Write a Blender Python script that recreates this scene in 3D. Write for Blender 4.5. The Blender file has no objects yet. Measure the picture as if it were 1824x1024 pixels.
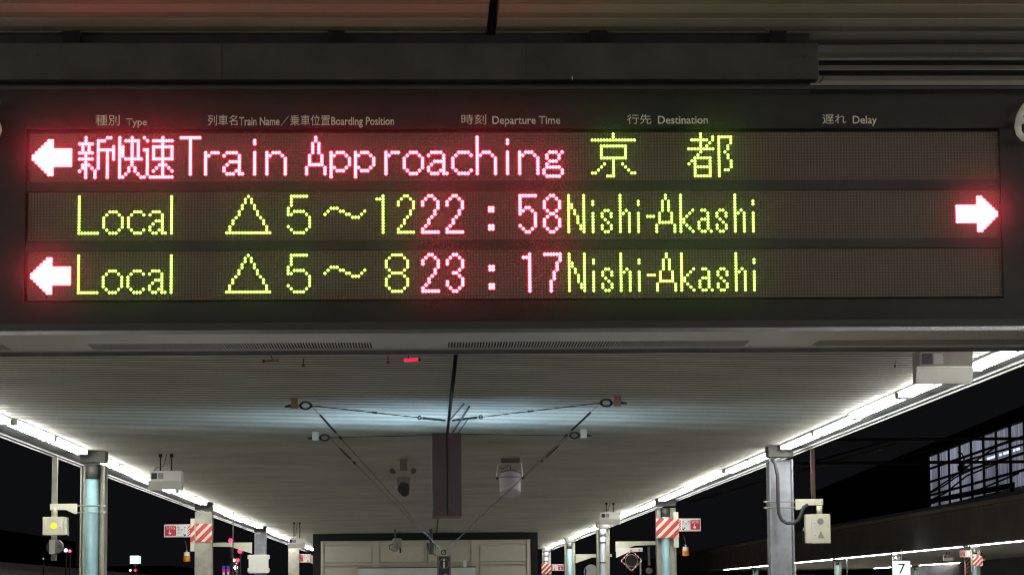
import bpy, math, random
from mathutils import Vector, Matrix
random.seed(7)
PI = math.pi
S = bpy.context.scene
C = S.collection

# ------------------------------------------------------------------ camera
cam_d = bpy.data.cameras.new('camera')
cam = bpy.data.objects.new('camera', cam_d)
C.objects.link(cam)
F_PX, PPX = 4748.77, 987.33
cam_d.sensor_width = 36.0
cam_d.lens = F_PX / 1824.0 * 36.0
cam_d.shift_x = (912.0 - PPX) / 1824.0
cam_d.clip_start = 0.1
cam_d.clip_end = 2000
cam_d.dof.use_dof = True
cam_d.dof.focus_distance = 8.0
cam_d.dof.aperture_fstop = 80.0
cam.matrix_world = (Matrix.Translation((0, 0, 1.75)) @ Matrix.Rotation(-0.04764335, 4, 'Z')
                    @ Matrix.Rotation(PI / 2 + 0.11546616, 4, 'X') @ Matrix.Rotation(-0.0097767, 4, 'Z'))
S.camera = cam

# ------------------------------------------------------------------ night sky
W = bpy.data.worlds.new('World')
S.world = W
W.use_nodes = True
nt = W.node_tree
bg = nt.nodes['Background']
bg.inputs[0].default_value = (0.86, 0.90, 1.0, 1)      # night sky over the city, almost black
bg.inputs[1].default_value = 0.0050
S.view_settings.view_transform = 'Standard'
S.view_settings.look = 'None'
S.view_settings.exposure = 0
S.view_settings.gamma = 1
S.view_settings.use_curve_mapping = False
S.render.film_transparent = False
try:
    S.cycles.use_denoising = True
    S.cycles.denoiser = 'OPENIMAGEDENOISE'
    S.cycles.max_bounces = 10
    S.cycles.transparent_max_bounces = 12
    S.cycles.sample_clamp_indirect = 6
    S.cycles.use_light_tree = True
    S.cycles.filter_width = 1.15
except Exception:
    pass

TUBE = 50.0         # radiance of the platform tubes
RED_L = (24.0, 1.5, 2.3)
GRN_L = (3.8, 8.0, 0.80)
RED_SIDE = (7.0, 0.01, 0.26)     # the coloured flank of a lens
GRN_SIDE = (0.75, 1.45, 0.0)

# ------------------------------------------------------------------ materials
MATS = {}


def mat(name, col, rough=0.6, metal=0.0, var=0.12, scale=6.0, bump=0.0, spec=0.5, world=False):
    if name in MATS:
        return MATS[name]
    m = bpy.data.materials.new(name)
    m.use_nodes = True
    t = m.node_tree
    b = t.nodes['Principled BSDF']
    b.inputs['Roughness'].default_value = rough
    b.inputs['Metallic'].default_value = metal
    b.inputs['Specular IOR Level'].default_value = spec
    tc = t.nodes.new('ShaderNodeTexCoord')
    n = t.nodes.new('ShaderNodeTexNoise')
    n.inputs['Scale'].default_value = scale
    n.inputs['Detail'].default_value = 6
    n.inputs['Roughness'].default_value = 0.65
    if world:
        geo = t.nodes.new('ShaderNodeNewGeometry')
        t.links.new(geo.outputs['Position'], n.inputs['Vector'])
    else:
        t.links.new(tc.outputs['Object'], n.inputs['Vector'])
    r = t.nodes.new('ShaderNodeValToRGB')
    r.color_ramp.elements[0].position = 0.3
    r.color_ramp.elements[1].position = 0.7
    r.color_ramp.elements[0].color = tuple(c * (1 - var) for c in col) + (1,)
    r.color_ramp.elements[1].color = tuple(min(1, c * (1 + var)) for c in col) + (1,)
    t.links.new(n.outputs['Fac'], r.inputs['Fac'])
    t.links.new(r.outputs['Color'], b.inputs['Base Color'])
    if bump:
        bp = t.nodes.new('ShaderNodeBump')
        bp.inputs['Strength'].default_value = bump
        bp.inputs['Distance'].default_value = 0.01
        t.links.new(n.outputs['Fac'], bp.inputs['Height'])
        t.links.new(bp.outputs['Normal'], b.inputs['Normal'])
    MATS[name] = m
    return m


def emis(name, col, strength=1.0):
    if name in MATS:
        return MATS[name]
    m = bpy.data.materials.new(name)
    m.use_nodes = True
    t = m.node_tree
    t.nodes.remove(t.nodes['Principled BSDF'])
    e = t.nodes.new('ShaderNodeEmission')
    mx = max(col)
    e.inputs['Color'].default_value = tuple(c / mx for c in col) + (1,)
    e.inputs['Strength'].default_value = strength * mx
    t.links.new(e.outputs[0], t.nodes['Material Output'].inputs['Surface'])
    MATS[name] = m
    return m


ceil_m = mat('ceiling_metal', (0.40, 0.40, 0.335), 0.45, 0.0, 0.24, 0.8, world=True)
roof_m = mat('roof_steel', (0.10, 0.10, 0.095), 0.7)
soffit_m = mat('soffit_grey', (0.15, 0.16, 0.165), 0.6)
lip_m = mat('lip_pale', (0.42, 0.43, 0.40), 0.5)
col_m = mat('column_grey', (0.40, 0.42, 0.45), 0.5, 0, 0.26, 5, 0.25)
colp_m = mat('column_beige', (0.42, 0.41, 0.33), 0.5, 0, 0.26, 5, 0.25)
cap_m = mat('cap_dark', (0.07, 0.07, 0.062), 0.6)
pipe_m = mat('pipe_light_blue', (0.33, 0.56, 0.60), 0.45, 0, 0.10, 4)
pipeg_m = mat('pipe_grey', (0.42, 0.45, 0.47), 0.45, 0, 0.08, 4)
rod_m = mat('dull_rod', (0.26, 0.25, 0.21), 0.5, 0.0, 0.1, 20)
steel_m = mat('galvanised_steel', (0.55, 0.55, 0.52), 0.35, 0.7, 0.1, 20)
cream_m = mat('cream_paint', (0.74, 0.73, 0.56), 0.45, 0, 0.06, 8)
white_m = mat('white_paint', (0.84, 0.84, 0.76), 0.45, 0, 0.05, 8)
black_m = mat('black_plastic', (0.02, 0.02, 0.02), 0.5)
cable_m = mat('cable_dark', (0.045, 0.045, 0.045), 0.6)
wire_m = mat('wire_dark', (0.03, 0.031, 0.033), 0.7, 0.0, spec=0.2)
rust_m = mat('rusty_post', (0.08, 0.038, 0.024), 0.8, 0, 0.35, 9)
brown_m = mat('brown_panel', (0.062, 0.032, 0.033), 0.5, 0, 0.08, 4)
face_m = mat('board_face', (0.028, 0.027, 0.024), 0.42, 0, 0.25, 14, spec=0.4)
header_m = mat('board_header', (0.056, 0.056, 0.048), 0.7, 0, 0.35, 5)
bezel_m = mat('board_bezel', (0.040, 0.038, 0.034), 0.5)
module_m = mat('module_black', (0.125, 0.094, 0.070), 0.6)
dot_m = mat('unlit_dot', (0.24, 0.185, 0.14), 0.45, 0, 0.12, 40)
alu_m = mat('aluminium', (0.31, 0.31, 0.315), 0.22, 0.92, 0.18, 5)
print_m = mat('print_beige', (0.85, 0.82, 0.66), 0.6, 0, 0.03)
printw_m = mat('print_white', (0.80, 0.80, 0.70), 0.6, 0, 0.03)
reflector_m = mat('lamp_reflector', (0.80, 0.80, 0.80), 0.4, 0, 0.03)
dark_m = mat('dark_frame', (0.012, 0.012, 0.011), 0.7, spec=0.2)
panel_m = mat('cream_panel', (0.52, 0.50, 0.39), 0.55, 0, 0.07, 1.5)
mould_m = mat('cream_moulding', (0.52, 0.50, 0.40), 0.5, 0, 0.05, 3)
red_m = mat('sign_red', (0.55, 0.03, 0.045), 0.4, 0, 0.05)
signw_m = mat('sign_white', (0.75, 0.75, 0.73), 0.4, 0, 0.03)
ink_m = mat('sign_ink', (0.03, 0.03, 0.03), 0.5)
grey_m = mat('print_grey', (0.32, 0.32, 0.30), 0.5)
lens_m = mat('lens_grey', (0.30, 0.31, 0.28), 0.3)
orange_m = mat('amber_plastic', (0.70, 0.24, 0.02), 0.3, 0, 0.08, 20)
concrete_m = mat('concrete', (0.30, 0.29, 0.27), 0.8, 0, 0.15, 3, 0.3)
yellow_m = mat('tactile_yellow', (0.60, 0.42, 0.04), 0.7)
ballast_m = mat('ballast', (0.10, 0.085, 0.075), 0.95, 0, 0.5, 30, 1.0)
rail_m = mat('rail_steel', (0.28, 0.22, 0.19), 0.35, 0.8)
sleeper_m = mat('sleeper', (0.20, 0.19, 0.17), 0.9)
nroof_m = mat('neighbour_roof', (0.75, 0.68, 0.56), 0.8, 0, 0.15, 0.6)
nfascia_m = mat('neighbour_fascia', (0.74, 0.69, 0.60), 0.8, 0, 0.15, 0.6)
nceil_m = mat('neighbour_ceiling', (0.72, 0.72, 0.62), 0.6, 0, 0.1, 2)
blackbld_m = mat('dark_cladding', (0.02, 0.02, 0.022), 0.8)
mullion_m = mat('mullion', (0.03, 0.03, 0.035), 0.6)
blue_m = mat('sign_blue', (0.02, 0.04, 0.30), 0.5)
tube_e = emis('tube_glow', (1.0, 0.985, 0.95), TUBE)


def led(name, col):
    # a lensed LED: bright towards the front, fading to the sides
    m = emis(name, col)
    t = m.node_tree
    e = [n for n in t.nodes if n.type == 'EMISSION'][0]
    geo = t.nodes.new('ShaderNodeNewGeometry')
    dp = t.nodes.new('ShaderNodeVectorMath'); dp.operation = 'DOT_PRODUCT'
    dp.inputs[1].default_value = (0, -1, 0)
    t.links.new(geo.outputs['Incoming'], dp.inputs[0])
    mx = t.nodes.new('ShaderNodeMath'); mx.operation = 'MAXIMUM'; mx.inputs[1].default_value = 0.0
    t.links.new(dp.outputs['Value'], mx.inputs[0])
    pw = t.nodes.new('ShaderNodeMath'); pw.operation = 'POWER'; pw.inputs[1].default_value = 2.2
    t.links.new(mx.outputs[0], pw.inputs[0])
    ad = t.nodes.new('ShaderNodeMath'); ad.operation = 'MULTIPLY_ADD'
    ad.inputs[1].default_value = max(col) * 0.965; ad.inputs[2].default_value = max(col) * 0.035
    t.links.new(pw.outputs[0], ad.inputs[0])
    t.links.new(ad.outputs[0], e.inputs['Strength'])
    return m


red_e = led('led_red', RED_L)
grn_e = led('led_green', GRN_L)
red_s = emis('led_red_flank', RED_SIDE)
grn_s = emis('led_green_flank', GRN_SIDE)


def cover_material():
    m = bpy.data.materials.new('bloom_cover')
    m.use_nodes = True
    t = m.node_tree
    t.nodes.remove(t.nodes['Principled BSDF'])
    tr = t.nodes.new('ShaderNodeBsdfTransparent')
    tl = t.nodes.new('ShaderNodeBsdfTranslucent')
    tl.inputs['Color'].default_value = (0.9, 0.9, 0.9, 1)
    mx = t.nodes.new('ShaderNodeMixShader')
    mx.inputs[0].default_value = 0.043  # translucent share stands in for lens bloom around the LEDs
    t.links.new(tr.outputs[0], mx.inputs[1])
    t.links.new(tl.outputs[0], mx.inputs[2])
    t.links.new(mx.outputs[0], t.nodes['Material Output'].inputs['Surface'])
    return m


cover_m = cover_material()


def stripe_material(name, direction=1, k=6.0):
    m = bpy.data.materials.new(name)
    m.use_nodes = True
    t = m.node_tree
    b = t.nodes['Principled BSDF']
    b.inputs['Roughness'].default_value = 0.4
    tc = t.nodes.new('ShaderNodeTexCoord')
    sp = t.nodes.new('ShaderNodeSeparateXYZ')
    t.links.new(tc.outputs['Object'], sp.inputs[0])
    z = t.nodes.new('ShaderNodeMath'); z.operation = 'MULTIPLY'; z.inputs[1].default_value = -direction * k
    t.links.new(sp.outputs['Z'], z.inputs[0])
    x = t.nodes.new('ShaderNodeMath'); x.operation = 'MULTIPLY_ADD'; x.inputs[1].default_value = k
    t.links.new(sp.outputs['X'], x.inputs[0]); t.links.new(z.outputs[0], x.inputs[2])
    y = t.nodes.new('ShaderNodeMath'); y.operation = 'MULTIPLY_ADD'; y.inputs[1].default_value = k
    t.links.new(sp.outputs['Y'], y.inputs[0]); t.links.new(x.outputs[0], y.inputs[2])
    f = t.nodes.new('ShaderNodeMath'); f.operation = 'FRACT'
    t.links.new(y.outputs[0], f.inputs[0])
    g = t.nodes.new('ShaderNodeMath'); g.operation = 'GREATER_THAN'; g.inputs[1].default_value = 0.42
    t.links.new(f.outputs[0], g.inputs[0])
    mx = t.nodes.new('ShaderNodeMix'); mx.data_type = 'RGBA'
    mx.inputs['A'].default_value = (0.72, 0.71, 0.60, 1)
    mx.inputs['B'].default_value = (0.58, 0.045, 0.04, 1)
    t.links.new(g.outputs[0], mx.inputs['Factor'])
    t.links.new(mx.outputs['Result'], b.inputs['Base Color'])
    return m


stripe_m = stripe_material('red_white_stripes')
stripes_m = stripe_material('red_white_dashes', 1, 22.0)


# ------------------------------------------------------------------ mesh helpers
class MB:
    def __init__(self):
        self.v = []; self.f = []

    def add(self, vs, fs):
        o = len(self.v)
        self.v += [tuple(p) for p in vs]
        self.f += [tuple(i + o for i in f) for f in fs]
        return self

    def box(self, x0, x1, y0, y1, z0, z1):
        vs = [(x, y, z) for x in (x0, x1) for y in (y0, y1) for z in (z0, z1)]
        return self.add(vs, [(0, 1, 3, 2), (4, 6, 7, 5), (0, 4, 5, 1), (2, 3, 7, 6), (0, 2, 6, 4), (1, 5, 7, 3)])

    def prism_y(self, pts, y0, y1):          # outline in x,z, depth along y
        n = len(pts)
        vs = [(x, y0, z) for x, z in pts] + [(x, y1, z) for x, z in pts]
        fs = [tuple(range(n)), tuple(range(2 * n - 1, n - 1, -1))]
        fs += [(i, i + n, (i + 1) % n + n, (i + 1) % n) for i in range(n)]
        return self.add(vs, fs)

    def prism_x(self, pts, x0, x1):          # outline in y,z
        n = len(pts)
        vs = [(x0, y, z) for y, z in pts] + [(x1, y, z) for y, z in pts]
        fs = [tuple(range(n - 1, -1, -1)), tuple(range(n, 2 * n))]
        fs += [(i, (i + 1) % n, (i + 1) % n + n, i + n) for i in range(n)]
        return self.add(vs, fs)

    def cyl(self, a, b, r, n=12, r2=None, cap=True):
        a = Vector(a); b = Vector(b); r2 = r if r2 is None else r2
        d = (b - a).normalized()
        u = d.orthogonal().normalized(); w = d.cross(u)
        vs = []
        for p, rr in ((a, r), (b, r2)):
            for i in range(n):
                t = 2 * PI * i / n
                vs.append(p + u * (rr * math.cos(t)) + w * (rr * math.sin(t)))
        fs = [(i, (i + 1) % n, (i + 1) % n + n, i + n) for i in range(n)]
        if cap:
            fs += [tuple(range(n - 1, -1, -1)), tuple(range(n, 2 * n))]
        return self.add(vs, fs)

    def path(self, pts, r, n=8):
        for a, b in zip(pts, pts[1:]):
            self.cyl(a, b, r, n)
        return self

    def tube(self, pts, r, n=8):              # one continuous swept tube
        pts = [Vector(p) for p in pts]
        vs = []
        for i, p in enumerate(pts):
            d = (pts[min(i + 1, len(pts) - 1)] - pts[max(i - 1, 0)]).normalized()
            ref = Vector((0, 1, 0)) if abs(d.y) < 0.9 else Vector((1, 0, 0))
            u = d.cross(ref).normalized(); w = d.cross(u)
            vs += [p + u * (r * math.cos(2 * PI * k / n)) + w * (r * math.sin(2 * PI * k / n)) for k in range(n)]
        fs = []
        for i in range(len(pts) - 1):
            for k in range(n):
                fs.append((i * n + k, i * n + (k + 1) % n, (i + 1) * n + (k + 1) % n, (i + 1) * n + k))
        fs += [tuple(range(n - 1, -1, -1)), tuple(range((len(pts) - 1) * n, len(pts) * n))]
        return self.add(vs, fs)

    def torus(self, c, R, r, ax='Y', sx=1.0, n=20, m=6):
        vs = []; fs = []
        for i in range(n):
            t = 2 * PI * i / n
            for k in range(m):
                p = 2 * PI * k / m
                a = (R + r * math.cos(p)) * math.cos(t) * sx; b = (R + r * math.cos(p)) * math.sin(t); h = r * math.sin(p)
                vs.append((c[0] + a, c[1] + h, c[2] + b) if ax == 'Y' else (c[0] + a, c[1] + b, c[2] + h))
        for i in range(n):
            for k in range(m):
                fs.append((i * m + k, ((i + 1) % n) * m + k, ((i + 1) % n) * m + (k + 1) % m, i * m + (k + 1) % m))
        return self.add(vs, fs)

    def build(self, name, m, parent=None, smooth=False, bevel=0.0, kind=None, label=None):
        me = bpy.data.meshes.new(name)
        me.from_pydata(self.v, [], self.f)
        me.validate()
        me.update()
        if m is not None:
            me.materials.append(m)
        if smooth:
            for p in me.polygons:
                p.use_smooth = len(p.vertices) <= 4
        o = bpy.data.objects.new(name, me)
        C.objects.link(o)
        if parent is not None:
            o.parent = parent
        if bevel:
            b = o.modifiers.new('bevel', 'BEVEL')
            b.width = bevel; b.segments = 2; b.limit_method = 'ANGLE'
        if kind:
            o['kind'] = kind
        if label:
            o['label'] = label
        return o


def thing(name, label, cat, loc=(0, 0, 0), group=None):
    o = bpy.data.objects.new(name, None)
    C.objects.link(o)
    o.location = loc
    o.empty_display_size = 0.1
    o['label'] = label; o['category'] = cat
    if group:
        o['group'] = group
    return o


def tag(o, label, cat, group=None):
    o['label'] = label; o['category'] = cat
    if group:
        o['group'] = group
    return o


def dup(root, loc, label, group=None):
    r = root.copy(); C.objects.link(r); r.location = loc
    r['label'] = label
    if group:
        r['group'] = group
    for ch in list(root.children):
        c = ch.copy(); C.objects.link(c); c.parent = r
        for g in ch.children:
            d = g.copy(); C.objects.link(d); d.parent = c
    return r


def lettering(name, body, x0, x1, z0, z1, y, m, parent, label=None, bold=0.0, thick=0.0006):
    """text as a thin mesh, fitted into the rectangle x0..x1, z0..z1 and facing -Y"""
    cu = bpy.data.curves.new(name, 'FONT')
    cu.body = body
    cu.offset = bold
    cu.resolution_u = 3
    tmp = bpy.data.objects.new(name + '_curve', cu)
    C.objects.link(tmp)
    bpy.context.view_layer.update()
    me = bpy.data.meshes.new_from_object(tmp.evaluated_get(bpy.context.evaluated_depsgraph_get()))
    bpy.data.objects.remove(tmp)
    xs = [v.co.x for v in me.vertices]; ys = [v.co.y for v in me.vertices]
    ax, bx, ay, by = min(xs), max(xs), min(ys), max(ys)
    for v in me.vertices:
        X = x0 + (v.co.x - ax) / (bx - ax) * (x1 - x0)
        Z = z0 + (v.co.y - ay) / (by - ay) * (z1 - z0)
        v.co = (X, y, Z)
    me.materials.clear()
    me.materials.append(m)
    me.name = name
    o = bpy.data.objects.new(name, me)
    C.objects.link(o)
    o.parent = parent
    sol = o.modifiers.new('thickness', 'SOLIDIFY')
    sol.thickness = thick; sol.offset = 0
    if label:
        o['label'] = label
    return o


# ================================================================== SETTING
# ground, platform and tracks
g = MB().box(-120, 120, -30, 420, -1.3, -1.14).build('ground', ballast_m, kind='structure')
pf = MB().box(-4.75, 4.95, -30, 190, -1.14, 0.0).build('platform_floor', concrete_m, kind='structure')
for sx, xx in ((-1, -3.75), (1, 3.95)):
    MB().box(xx - 0.15, xx + 0.15, -29, 189, 0.0, 0.012).build('tactile_strip', yellow_m, pf)
for cx in (-7.1, -10.9, 7.3, 11.1):
    tr = MB().box(cx - 1.6, cx + 1.6, -30, 300, -1.14, -1.02).build('track', ballast_m, kind='structure')
    for s in (-0.533, 0.533):
        MB().box(cx + s - 0.035, cx + s + 0.035, -30, 300, -0.97, -0.82).build('rail', rail_m, tr)
    mb = MB()
    for i in range(430):
        mb.box(cx - 1.1, cx + 1.1, -30 + i * 0.7, -29.78 + i * 0.7, -1.02, -0.97)
    mb.build('sleepers', sleeper_m, tr, kind='stuff')

# ------------------------------------------------------------------ ceiling of ribbed metal strips
CZ = 3.4636          # underside of the strips
SEAM = 0.196
PITCH = 0.1935
X_L, X_R = -3.93, 4.03
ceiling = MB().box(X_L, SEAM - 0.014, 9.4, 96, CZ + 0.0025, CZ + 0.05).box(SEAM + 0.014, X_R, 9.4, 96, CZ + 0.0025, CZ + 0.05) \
    .build('ceiling', mat('groove_shade', (0.055, 0.053, 0.044), 0.8), kind='structure')  # dark backing paints the groove shade between the slats


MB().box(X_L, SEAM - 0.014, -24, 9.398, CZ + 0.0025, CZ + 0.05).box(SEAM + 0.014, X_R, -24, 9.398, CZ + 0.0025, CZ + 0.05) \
    .build('front_bay_backing', mat('groove_shade_front', (0.27, 0.265, 0.20), 0.6, world=True), ceiling)  # groove shade painted paler here than beyond the board


def slat_mesh(x0, x1, name):
    # cross-section of one pan (y, z): flat face, slanted shoulders, shallow groove beyond it
    pts = [(0.0006, 0.0026), (0.0, 0.0012), (0.0012, 0.0), (0.1098, 0.0), (0.111, 0.0012), (0.1104, 0.0026)]
    mb = MB().prism_x(pts, x0, x1)
    me = bpy.data.meshes.new(name)
    me.from_pydata(mb.v, [], mb.f)
    me.update()
    me.materials.append(ceil_m)
    return me


sl_l = slat_mesh(X_L, SEAM - 0.016, 'slat')
sl_r = slat_mesh(SEAM + 0.016, X_R, 'slat')
y0s = 4.13
n_ind = 146
for i in range(n_ind):
    for me in (sl_l, sl_r):
        o = bpy.data.objects.new('slat', me)
        C.objects.link(o)
        o.parent = ceiling
        o.location = (0, y0s + i * PITCH, CZ)
far = MB(); near = MB()
pts = [(0.0006, 0.0026), (0.0, 0.0012), (0.0012, 0.0), (0.1098, 0.0), (0.111, 0.0012), (0.1104, 0.0026)]
yy = y0s + n_ind * PITCH
while yy < 95.5:
    for a, b in ((X_L, SEAM - 0.016), (SEAM + 0.016, X_R)):
        far.prism_x([(p + yy, z + CZ) for p, z in pts], a, b)
    yy += PITCH
far.build('far_slats', ceil_m, ceiling, kind='stuff')
yy = y0s - PITCH
while yy > -23.7:
    for a, b in ((X_L, SEAM - 0.016), (SEAM + 0.016, X_R)):
        near.prism_x([(p + yy, z + CZ) for p, z in pts], a, b)
    yy -= PITCH
near.build('near_slats', ceil_m, ceiling, kind='stuff')

roof = MB().box(-4.42, 4.47, -24.2, 96.2, 3.62, 3.70).build('canopy_roof', roof_m, kind='structure')
for (a, b, l0, l1) in ((-4.30, -3.932, -4.36, -4.305), (4.032, 4.35, 4.355, 4.41)):
    s = MB().box(a, b, -24, 96, 3.446, 3.458).build('soffit_strip', soffit_m, roof)
    MB().box(l0, l1, -24, 96, 3.430, 3.60).build('edge_lip', soffit_m, roof)
    lx = l0 if a < 0 else l1
    MB().cyl((lx, -24, 3.428), (lx, 96, 3.428), 0.010, 8).build('edge_bead', lip_m, roof)

# ------------------------------------------------------------------ columns
COLS_Y = [-2.1, 14.3, 30.7, 47.1, 62.6, 78.6]


def h_column(name, label, x, y, m, pipe=None, solid=False, w=0.28, group='canopy columns'):
    t = thing(name, label, 'column', (x, y, 0), group)
    h = w / 2
    mb = MB()
    if solid:
        mb.box(-h, h, 0, 0.28, 0, 3.30)
    else:
        mb.box(-h, -h + 0.016, 0, 0.28, 0, 3.30)
        mb.box(h - 0.016, h, 0, 0.28, 0, 3.30)
        mb.box(-h + 0.016, h - 0.016, 0.13, 0.142, 0, 3.30)
    mb.build('shaft', m, t, bevel=0.003)
    MB().box(-h - 0.004, h + 0.004, -0.006, 0.29, 3.33, 3.458).build('cap', cap_m, t, bevel=0.004)
    if pipe is not None:
        MB().cyl((-0.01, 0.06, 0), (-0.01, 0.06, 3.16), 0.073, 20).build('drainpipe', pipe, t, smooth=True)
        MB().cyl((-0.01, 0.06, 3.14), (-0.01, 0.06, 3.299), 0.080, 20).build('pipe_collar', cap_m if pipe is pipe_m else pipeg_m, t, smooth=True)
        for z in (1.75, 0.6):
            MB().box(-h, h, -0.016, -0.012, z, z + 0.03).build('pipe_strap', rod_m, t)
        if pipe is pipeg_m:
            for z in (2.98, 2.52, 2.06):
                MB().cyl((-0.01, 0.06, z), (-0.01, 0.06, z + 0.03), 0.079, 20).build('pipe_band', cap_m, t)
    return t


XL, XR = -3.835, 4.055
cL1 = h_column('canopy_column', 'nearest left column with a light blue drainpipe between its flanges', XL, 30.7, colp_m, pipe_m)
cR1 = h_column('canopy_column', 'nearest right column, bare blue-grey H beam with a looping black conduit', XR, 30.6, col_m)
cL2 = h_column('canopy_column', 'second left column, beige, wrapped in red and white stripes', XL - 0.12, 47.2, colp_m, solid=True, w=0.30)
cR2 = h_column('canopy_column', 'second right column with pale blue pipe and red and white striped band', XR + 0.13, 47.1, colp_m, pipe_m, w=0.34)
cL3 = h_column('canopy_column', 'third left column, grey, behind the blank white box', XL - 0.12, 63.0, col_m, w=0.27)
cR3 = h_column('canopy_column', 'third right column with a grey pipe, beside the diamond framed mirror', XR - 0.02, 62.0, colp_m, pipeg_m, w=0.30)
cL4 = h_column('canopy_column', 'fourth left column, plain beige, next to the dark framed kiosk', XL - 0.02, 76.5, colp_m, solid=True, w=0.30)
cR4 = h_column('canopy_column', 'fourth right column with a bright light blue pipe', XR + 0.02, 77.5, colp_m, pipe_m, w=0.30)
cR5 = h_column('canopy_column', 'farthest right column with a striped band, just right of the kiosk', XR + 0.02, 93.0, colp_m, pipeg_m, w=0.30)
for k, yc in enumerate((-2.1, 14.3)):
    h_column('canopy_column', 'canopy column on the left edge, nearer than the picture shows', XL, yc, colp_m, pipe_m)
    h_column('canopy_column', 'canopy column on the right edge, nearer than the picture shows', XR, yc, col_m)

# ------------------------------------------------------------------ fluorescent lamps under the canopy edges
LL = 2.56


def make_lamp():
    t = thing('fluorescent_lamp', 'bare twin tube fluorescent lamp in the row along the canopy edge', 'lamp', (0, 0, 0),
              'fluorescent lamps along the canopy edges')
    MB().prism_y([(-0.075, 0.056), (-0.075, 0.0672), (0.075, 0.0672), (0.075, 0.056), (0.018, 0.052), (0.014, 0.018), (-0.014, 0.018), (-0.018, 0.052)], 0.01, LL - 0.01) \
        .build('reflector', reflector_m, t)
    for s in (-0.040, 0.040):
        MB().cyl((s, 0.05, 0.034), (s, LL - 0.05, 0.034), 0.019, 12).build('tube', tube_e, t, smooth=True)
    for yy in (0.02, LL - 0.05):
        MB().box(-0.062, 0.062, yy, yy + 0.028, 0.012, 0.055).build('lamp_holder', white_m, t)
    return t


lamp0 = make_lamp()
first = True
cols = [-18.4, -2.1, 14.3, 30.7, 47.1, 62.6, 78.2, 95.0]
for side, x in (('left', -3.965), ('right', 4.075)):
    for a, b in zip(cols, cols[1:]):
        n = 6
        start = a + 0.36
        step = (b - start - 0.05) / n
        for k in range(n):
            y = start + k * step
            if y < 0:
                pass
            dx = 0.028 if (k // 2) % 2 == 0 else -0.012
            loc = (x + dx, y, 3.396)
            pos = 'left' if side == 'left' else 'right'
            ordn = ['first', 'second', 'third', 'fourth', 'fifth', 'sixth'][k]
            bay = {-18.4: 'bay behind the camera on the %s' % pos, -2.1: 'nearest bay on the %s of the camera' % pos, 14.3: 'bay before the nearest %s column' % pos, 30.7: 'bay after the nearest %s column' % pos,
                   47.1: 'bay after the second %s column' % pos, 62.6: 'bay after the third %s column' % pos, 78.2: 'bay after the fourth %s column' % pos}[a]
            lab = '%s fluorescent lamp of the %s' % (ordn, bay)
            if first:
                lamp0.location = loc; lamp0['label'] = lab; first = False
            else:
                dup(lamp0, loc, lab)

# ================================================================== DEPARTURE BOARD
B_Y = 8.0            # plane of the LEDs
FY = 7.915           # front of the clear cover
P = 0.009217
X0 = -1.19490 - 0.0
Z0 = 3.14767
GAP = 0.17935
k_ = FY / B_Y


def fx(x): return x * k_
def fz(z): return 1.75 + (z - 1.75) * k_


board = thing('departure_board', 'wide black LED departure board hanging from the ceiling, three lit rows of train times', 'departure board', (0, 0, 0))
bx0, bx1 = -1.50, 2.03
zb, zt = fz(2.5425), fz(3.291)
MB().box(bx0, bx1, 8.06, 8.50, zb + 0.012, zt).box(bx0, bx0 + 0.02, FY, 8.06, zb + 0.012, zt).box(bx1 - 0.02, bx1, FY, 8.06, zb + 0.012, zt) \
    .build('housing', header_m, board)
# front face with the window cut out (four strips)
wx0, wx1, wz0, wz1 = -1.2067, 1.7505, 2.6385, 3.1632
fb = MB()
fy = 7.988
fb.box(bx0 + 0.02, wx0, fy, fy + 0.01, zb + 0.03, zt - 0.004)
fb.box(wx1, bx1 - 0.02, fy, fy + 0.01, zb + 0.03, zt - 0.004)
fb.box(wx0, wx1, fy, fy + 0.01, wz1, zt - 0.004)
fb.box(wx0, wx1, fy, fy + 0.01, zb + 0.03, wz0)
fb.build('face_panel', face_m, board)
MB().box(bx0 + 0.02, bx1 - 0.02, FY + 0.001, FY + 0.02, zt - 0.004, zt + 0.006).build('top_rim', bezel_m, board)
MB().box(bx0 + 0.02, bx1 - 0.02, FY + 0.001, FY + 0.02, zb + 0.012, zb + 0.034).build('bottom_rim', bezel_m, board)
MB().box(bx0 + 0.02, bx1 - 0.02, FY + 0.003, FY + 0.006, zb + 0.034, zt - 0.004).build('front_cover', cover_m, board)
MB().box(bx0, bx1, 8.05, 8.12, zt, zt + 0.034).build('top_ledge', dark_m, board)
# header panel that closes the gap up to the ceiling
MB().box(bx0, fx(1.208), 7.965, 8.03, zt + 0.036, 3.424).build('header_panel', header_m, board, bevel=0.003)
MB().box(bx0 + 0.1, fx(1.19), 8.03, 8.30, zt + 0.004, 3.461).build('mounting_box', mat('mounting_gap_shade', (0.03, 0.024, 0.02), 0.8), board)  # raised to the ceiling; its near-black colour paints the shade of the gap
for hx in (-1.1, -0.3, 0.5, 1.05):
    MB().box(hx, hx + 0.05, 7.99, 8.2, 3.418, CZ + 0.02).build('hanger', dark_m, board)
for (x, z) in ((-1.17, 3.385), (1.153, 3.382)):
    MB().cyl((x, 7.962, z), (x, 7.97, z), 0.004, 10).build('screw', black_m, board)
for sxm in (-0.62, 0.30):
    MB().box(sxm, sxm + 0.0025, 7.9635, 7.966, zt + 0.036, 3.424).build('panel_seam', black_m, board)
for sxm in (-1.42, -0.66, -0.58, 0.26, 0.34, 1.12):
    MB().cyl((sxm, 7.962, zt + 0.05), (sxm, 7.966, zt + 0.05), 0.0030, 8).build('screw', bezel_m, board)
MB().box(0.4365, 0.4385, FY - 0.004, FY, 3.298, 3.310).build('latch_pin', white_m, board)
for z, d in ((3.392, 0.010), (3.425, 0.008)):
    MB().box(fx(1.214), 2.9, 8.26, 8.30, z - d / 2, z + d / 2).build('support_rail', dark_m, board)
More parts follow.
